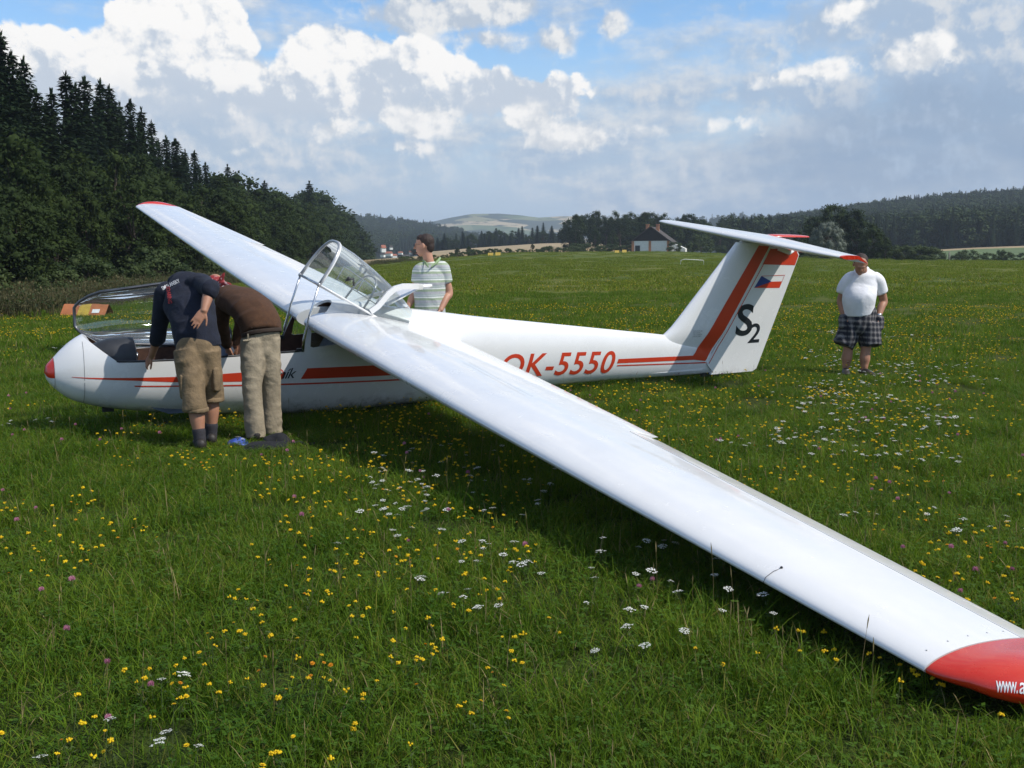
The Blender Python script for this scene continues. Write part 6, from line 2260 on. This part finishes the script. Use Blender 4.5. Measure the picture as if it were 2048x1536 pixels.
def grass_field(name, bands, protos, smin, smax, label, tall=1.0):
    pts, scl, idx = [], [], []
    for r0, r1, dens, haz in bands:
        for x, y in ring_points(r0, r1, dens, haz):
            if r0 < 15 and in_fuselage(x, y):
                continue
            if y > 20 and x < 0:                      # not into the forest floor
                rel = Vector((x, y, 0)).dot(FN)
                if rel > 15.5: continue
            tall_ = tall * min(1.0, head_room(x, y) / .36) if r0 < 20 else tall
            if r0 < 20:                                   # trodden down round the feet and the pack
                for (tx, ty, tr) in TRODDEN:
                    dd = math.hypot(x - tx, y - ty)
                    if dd < tr: tall_ = min(tall_, tall * (.38 + .62 * (dd / tr) ** 2))
            n = mnoise.noise(Vector((x * .35, y * .35, 3.3)))
            n2 = mnoise.noise(Vector((x * 1.4, y * 1.4, 7.7)))
            s = rnd(smin, smax)
            pts.append((x, y, ground_z(x, y) - .005)); scl.append((s, s, s * (1 + .28 * n + .22 * n2) * tall_))
            k = len(protos)
            idx.append(min(k - 1, int(random.random() * k)))
    rots = np.zeros((len(pts), 3)); rots[:, 2] = RNG.random(len(pts)) * 6.28
    rots[:, 0] = RNG.normal(0, .05, len(pts)); rots[:, 1] = RNG.normal(0, .05, len(pts))
    return scatter(name, pts, rots, scl, idx, protos, label, 'grass')


random.seed(501)
grass_field('meadow_grass', [(2.2, 6, 38, 40), (6, 11, 27, 36), (11, 16, 18, 33)], NEAR, .85, 1.2, 'green meadow grass with clover leaves in the foreground')
grass_field('meadow_grass', [(15, 26, 3.6, 32), (26, 40, 2.2, 31)], MIDG, .9, 1.25, 'green meadow grass behind and around the glider')
grass_field('meadow_grass', [(38, 70, .42, 31), (70, 130, .22, 30), (130, 250, .06, 22)], FARG, .9, 1.4, 'short grass of the far meadow')


# weeds in front of the forest
def weed_clump(seed):
    random.seed(seed)
    mb = MB()
    for k in range(70):
        x, y = rnd(-.7, .7), rnd(-.5, .5); h = rnd(.25, .62)
        lx, ly = rnd(-.12, .12), rnd(-.12, .12)
        mb.tube([(x, y, 0), (x + lx, y + ly, h)], [.008, .004], 3, 0, False)
        for j in range(5):
            t = rnd(.35, 1.0)
            quad_leaf(mb, Vector((x + lx * t, y + ly * t, h * t)), Vector((rnd(-1, 1), rnd(-1, 1), rnd(-.2, .8))).normalized(), Vector((0, 0, 1)), rnd(.05, .12), rnd(.02, .05), 0 if j % 2 else 1)
    return mb.mesh('weed', [M_weed, M_bush], fix=False)


WEED = [weed_clump(i) for i in (1, 2, 3)]
pts = []
for L in np.arange(18, 200, .55):
    for k in range(3 if L < 90 else 2):
        x, y = forest_xy(L + rnd(-.3, .3), rnd(-4.2, .5) - (0 if L > 60 else rnd(0, 2.0)))
        if y > 5: pts.append((x, y, ground_z(x, y)))
for k in range(260):
    px = rnd(745, 960); dep = float(np.interp(px, [750, 960], [158, 232])) + rnd(-9, 9)
    pts.append(tuple(on_ground(px, dep)))
n = len(pts); rots = np.zeros((n, 3)); rots[:, 2] = RNG.random(n) * 6.28
sc_ = RNG.uniform(.8, 1.5, n)
scatter('weeds', pts, rots, np.stack([sc_ * 1.2, sc_ * 1.2, sc_], 1), RNG.integers(0, 3, n), WEED, 'tall dry weeds growing along the forest edge', 'weeds')

# ------------------------------------------------------------------ flowers
M_petal_y = leaf_mat('yellow petals', (0.62, 0.40, 0.010), (0.78, 0.56, 0.015), .2)
M_petal_o = leaf_mat('orange petals', (0.55, 0.22, 0.010), (0.70, 0.34, 0.012), .2)
M_petal_w = leaf_mat('white florets', (0.62, 0.62, 0.55), (0.78, 0.78, 0.72), .15)
M_petal_p = leaf_mat('pink clover florets', (0.34, 0.12, 0.19), (0.50, 0.22, 0.30), .2)
M_stem = leaf_mat('flower stems', (0.035, 0.060, 0.015), (0.06, 0.085, 0.022), .1)


def trefoil(seed, n=5):
    random.seed(seed)
    mb = MB()
    for k in range(n):
        a = k * 6.283 / n + rnd(-.3, .3)
        c = Vector((.011 * math.cos(a), .011 * math.sin(a), rnd(-.002, .004)))
        d = Vector((math.cos(a), math.sin(a), .25))
        mb.ball(c, (.0085, .0065, .0060), 0, 6, 3, Matrix.Rotation(a, 3, 'Z'))
        quad_leaf(mb, c, Vector((d.x * .3, d.y * .3, 1)).normalized(), d, .011, .012, 0)
    if n > 3: mb.ball((0, 0, .005), .0075, 0, 6, 3)
    return mb.mesh('flower_head', [M_petal_y, M_stem], fix=False)


def hawkbit(seed, mat):
    random.seed(seed)
    mb = MB()
    for layer, (n, L, lift) in enumerate(((16, .016, .15), (12, .012, .5), (8, .007, 1.1))):
        for k in range(n):
            a = k * 6.283 / n + rnd(-.15, .15)
            d = Vector((math.cos(a), math.sin(a), lift)).normalized()
            quad_leaf(mb, Vector((0, 0, .001 * layer)), d, Vector((0, 0, 1)), L * rnd(.85, 1.1), .0055, 0)
    mb.ball((0, 0, -.004), (.005, .005, .006), 1, 6, 3)
    return mb.mesh('flower_head', [mat, M_stem], fix=False)


def umbel(seed):
    random.seed(seed)
    mb = MB()
    cs = [(0, 0)] + [(.015 * math.cos(a), .015 * math.sin(a)) for a in np.arange(0, 6.28, 1.05)] + [(.028 * math.cos(a), .028 * math.sin(a)) for a in np.arange(.3, 6.5, .7)]
    for (x, y) in cs:
        if random.random() < .12: continue
        r = math.hypot(x, y); z = .004 - r * r * 5 + rnd(-.003, .003)
        mb.tube([(0, 0, -.035), (x, y, z)], [.0008, .0007], 3, 1, False)
        for k in range(9):
            q = Vector((x + rnd(-.006, .006), y + rnd(-.006, .006), z + rnd(0, .003)))
            quad_leaf(mb, q - Vector((.003, 0, 0)), Vector((1, rnd(-1, 1), rnd(-.2, .2))).normalized(), Vector((rnd(-.3, .3), rnd(-.3, .3), 1)), .0062, .0062, 0)
    return mb.mesh('flower_head', [M_petal_w, M_stem], fix=False)


def clover(seed):
    random.seed(seed)
    mb = MB()
    for k in range(46):
        th = math.acos(1 - 1.75 * (k + .5) / 46); ph = k * 2.4
        d = Vector((math.sin(th) * math.cos(ph), math.sin(th) * math.sin(ph), math.cos(th)))
        quad_leaf(mb, d * .004, (d + Vector((0, 0, .25))).normalized(), Vector((-d.y, d.x, .1)), rnd(.009, .0125), .0045, 0)
    mb.ball((0, 0, .001), (.006, .006, .006), 0, 6, 4)
    return mb.mesh('flower_head', [M_petal_p, M_stem], fix=False)


def stem_mesh(seed, h=.16, leaves=3):
    random.seed(seed)
    mb = MB()
    lx, ly = rnd(-.02, .02), rnd(-.02, .02)
    mb.tube([(lx * 2, ly * 2, -h), (lx, ly, -h * .5), (0, 0, -.003)], [.0014, .0012, .001], 4, 0, False)
    for k in range(leaves):
        t = rnd(.25, .8)
        quad_leaf(mb, Vector((lx * t, ly * t, -h * t)), Vector((rnd(-1, 1), rnd(-1, 1), rnd(.1, .6))).normalized(), Vector((0, 0, 1)), .022, .008, 0)
    return mb.mesh('stem', [M_stem], fix=False)


Y_HEADS = [trefoil(1, 5), trefoil(2, 4), trefoil(3, 6), trefoil(4, 3), hawkbit(5, M_petal_y), hawkbit(6, M_petal_y), hawkbit(7, M_petal_o)]
W_HEADS = [umbel(i) for i in (1, 2, 3)]
P_HEADS = [clover(i) for i in (1, 2)]
STEMS = [stem_mesh(i) for i in (1, 2, 3)]


def vis(x, y):
    return y > 1 and abs(x / y) < .50


def flower_points(n_try, r0, r1, haz, noise_scale, thr, seed, boost=None):
    out = []
    for x, y in ring_points(r0, r1, n_try, haz):
        v = mnoise.noise(Vector((x * noise_scale, y * noise_scale, seed))) + .5 * mnoise.noise(Vector((x * noise_scale * 2.7, y * noise_scale * 2.7, seed + 5)))
        b = boost(x, y) if boost else 0
        if v + b > thr and not in_fuselage(x, y):
            out.append((x, y))
    return out


def px_py(x, y):
    r = Vector((x, y, .1)) - Vector((0, 0, CAM_H))
    c, s = math.cos(PITCH), math.sin(PITCH)
    yy, zz = r.y * c - r.z * s, r.y * s + r.z * c
    return 1024 + r.x / yy * F_PX, 768 - zz / yy * F_PX


def boost_white(x, y):
    px, py = px_py(x, y)
    b = -.55
    b += 1.0 * math.exp(-(((px - 1000) / 330) ** 2 + ((py - 1080) / 170) ** 2))
    b += .75 * math.exp(-(((px - 1480) / 160) ** 2 + ((py - 1230) / 60) ** 2))
    b += .85 * math.exp(-(((px - 1780) / 280) ** 2 + ((py - 850) / 130) ** 2))
    b += .35 * math.exp(-(((px - 300) / 250) ** 2 + ((py - 1370) / 70) ** 2))
    return b


def boost_yellow(x, y):
    px, py = px_py(x, y)
    b = .0
    b += .55 * math.exp(-(((px - 1650) / 480) ** 2 + ((py - 720) / 110) ** 2))
    b += .35 * math.exp(-(((px - 1250) / 200) ** 2 + ((py - 830) / 60) ** 2))
    b += .15 * math.exp(-(((px - 450) / 350) ** 2 + ((py - 1400) / 150) ** 2))
    b -= .30 * math.exp(-(((px - 250) / 300) ** 2 + ((py - 1080) / 120) ** 2))
    b -= .25 * math.exp(-(((px - 300) / 400) ** 2 + ((py - 900) / 50) ** 2))
    return b


def plant_flowers(name, pts, heads, hmin, hmax, smin, smax, label, group, cat, limit=300, tilt=.35, weights=None):
    pts = sorted(pts, key=lambda q: math.hypot(q[0], q[1]))
    pts = [q for q in pts if vis(*q)] + [q for q in pts if not vis(*q)]
    ind, rest = pts[:limit], pts[limit:]
    def pose(q):
        h = min(rnd(hmin, hmax), max(head_room(q[0], q[1]) - .03, .04))
        return (q[0], q[1], ground_z(*q) + h), (rnd(-tilt, tilt), rnd(-tilt, tilt), rnd(0, 6.28)), rnd(smin, smax), h
    for q in ind:
        p_, r_, s, h = pose(q)
        k = random.choices(range(len(heads)), weights)[0] if weights else random.randrange(len(heads))
        o = mobj(name, heads[k]); o.location = p_; o.rotation_euler = r_; o.scale = (s, s, s)
        tag(o, label, cat, group)
        st = mobj('stem', random.choice(STEMS), o)
        st.scale = (1 / s * 1.0, 1 / s * 1.0, h / .16 / s)
    if rest:
        P, R_, S, I = [], [], [], []
        for q in rest:
            p_, r_, s, h = pose(q)
            P.append(p_); R_.append(r_)
            d = math.hypot(q[0], q[1]); s *= 1 + max(0, (d - 14)) * .012
            S.append((s, s, s)); I.append(random.randrange(len(heads)))
        scatter(name + '_mass', P, R_, S, I, heads, 'many more ' + label.split(' on ')[0] + 's scattered over the far meadow', cat + 's')


random.seed(601)
# small groups of heads around each yellow plant
ypts = []
for (x, y) in flower_points(38, 3.0, 12, 29, .6, -.05, 11.0, boost_yellow) + flower_points(19, 12, 30, 28, .4, .05, 11.0, boost_yellow) + flower_points(1.8, 30, 60, 28, .10, -.05, 12.0):
    for k in range(random.choice((1, 1, 1, 2, 2, 3))):
        ypts.append((x + rnd(-.07, .07) * (1 + y * .03), y + rnd(-.07, .07) * (1 + y * .03)))
plant_flowers('yellow_flower', ypts, Y_HEADS, .07, .15, .42, .76, 'small yellow meadow flower on a thin stem among the grass', 'yellow flowers of the near meadow', 'flower', 300, .4, [4, 4, 3, 4, 1.2, 1.2, 1.0])
wpts = flower_points(30, 3.2, 20, 28, .8, .0, 21.0, boost_white)
plant_flowers('white_umbel', wpts, W_HEADS, .10, .18, .40, .78, 'flat white umbel flower on a green stem among the grass', 'white umbel flowers of the meadow', 'flower', 300, .25)
ppts = flower_points(3.0, 3.2, 14, 29, .7, .08, 31.0)
plant_flowers('pink_clover', ppts, P_HEADS, .09, .16, .75, 1.15, 'round pink clover head on a green stem among the grass', 'pink clover heads of the meadow', 'flower', 300, .3)
print('FLOWERS', len(ypts), len(wpts), len(ppts))
# ------------------------------------------------------------------ air
HAZE_DENS = 2.4e-4
mb = MB()
mb.box((0, 0, 35), (9000, 9000, 160))
hz = mb.mesh('haze', [], fix=True)
hm = bpy.data.materials.new('haze')
hm.use_nodes = True
hm.node_tree.nodes.clear()
_o = hm.node_tree.nodes.new('ShaderNodeOutputMaterial')
_v = hm.node_tree.nodes.new('ShaderNodeVolumePrincipled')
_v.inputs['Color'].default_value = (0.74, 0.86, 1.0, 1)
_v.inputs['Density'].default_value = HAZE_DENS
_v.inputs['Anisotropy'].default_value = 0.2
hm.node_tree.links.new(_v.outputs[0], _o.inputs['Volume'])
hz.materials.append(hm)
tag(mobj('haze', hz), 'pale blue haze over the far hills', 'haze', kind='stuff')
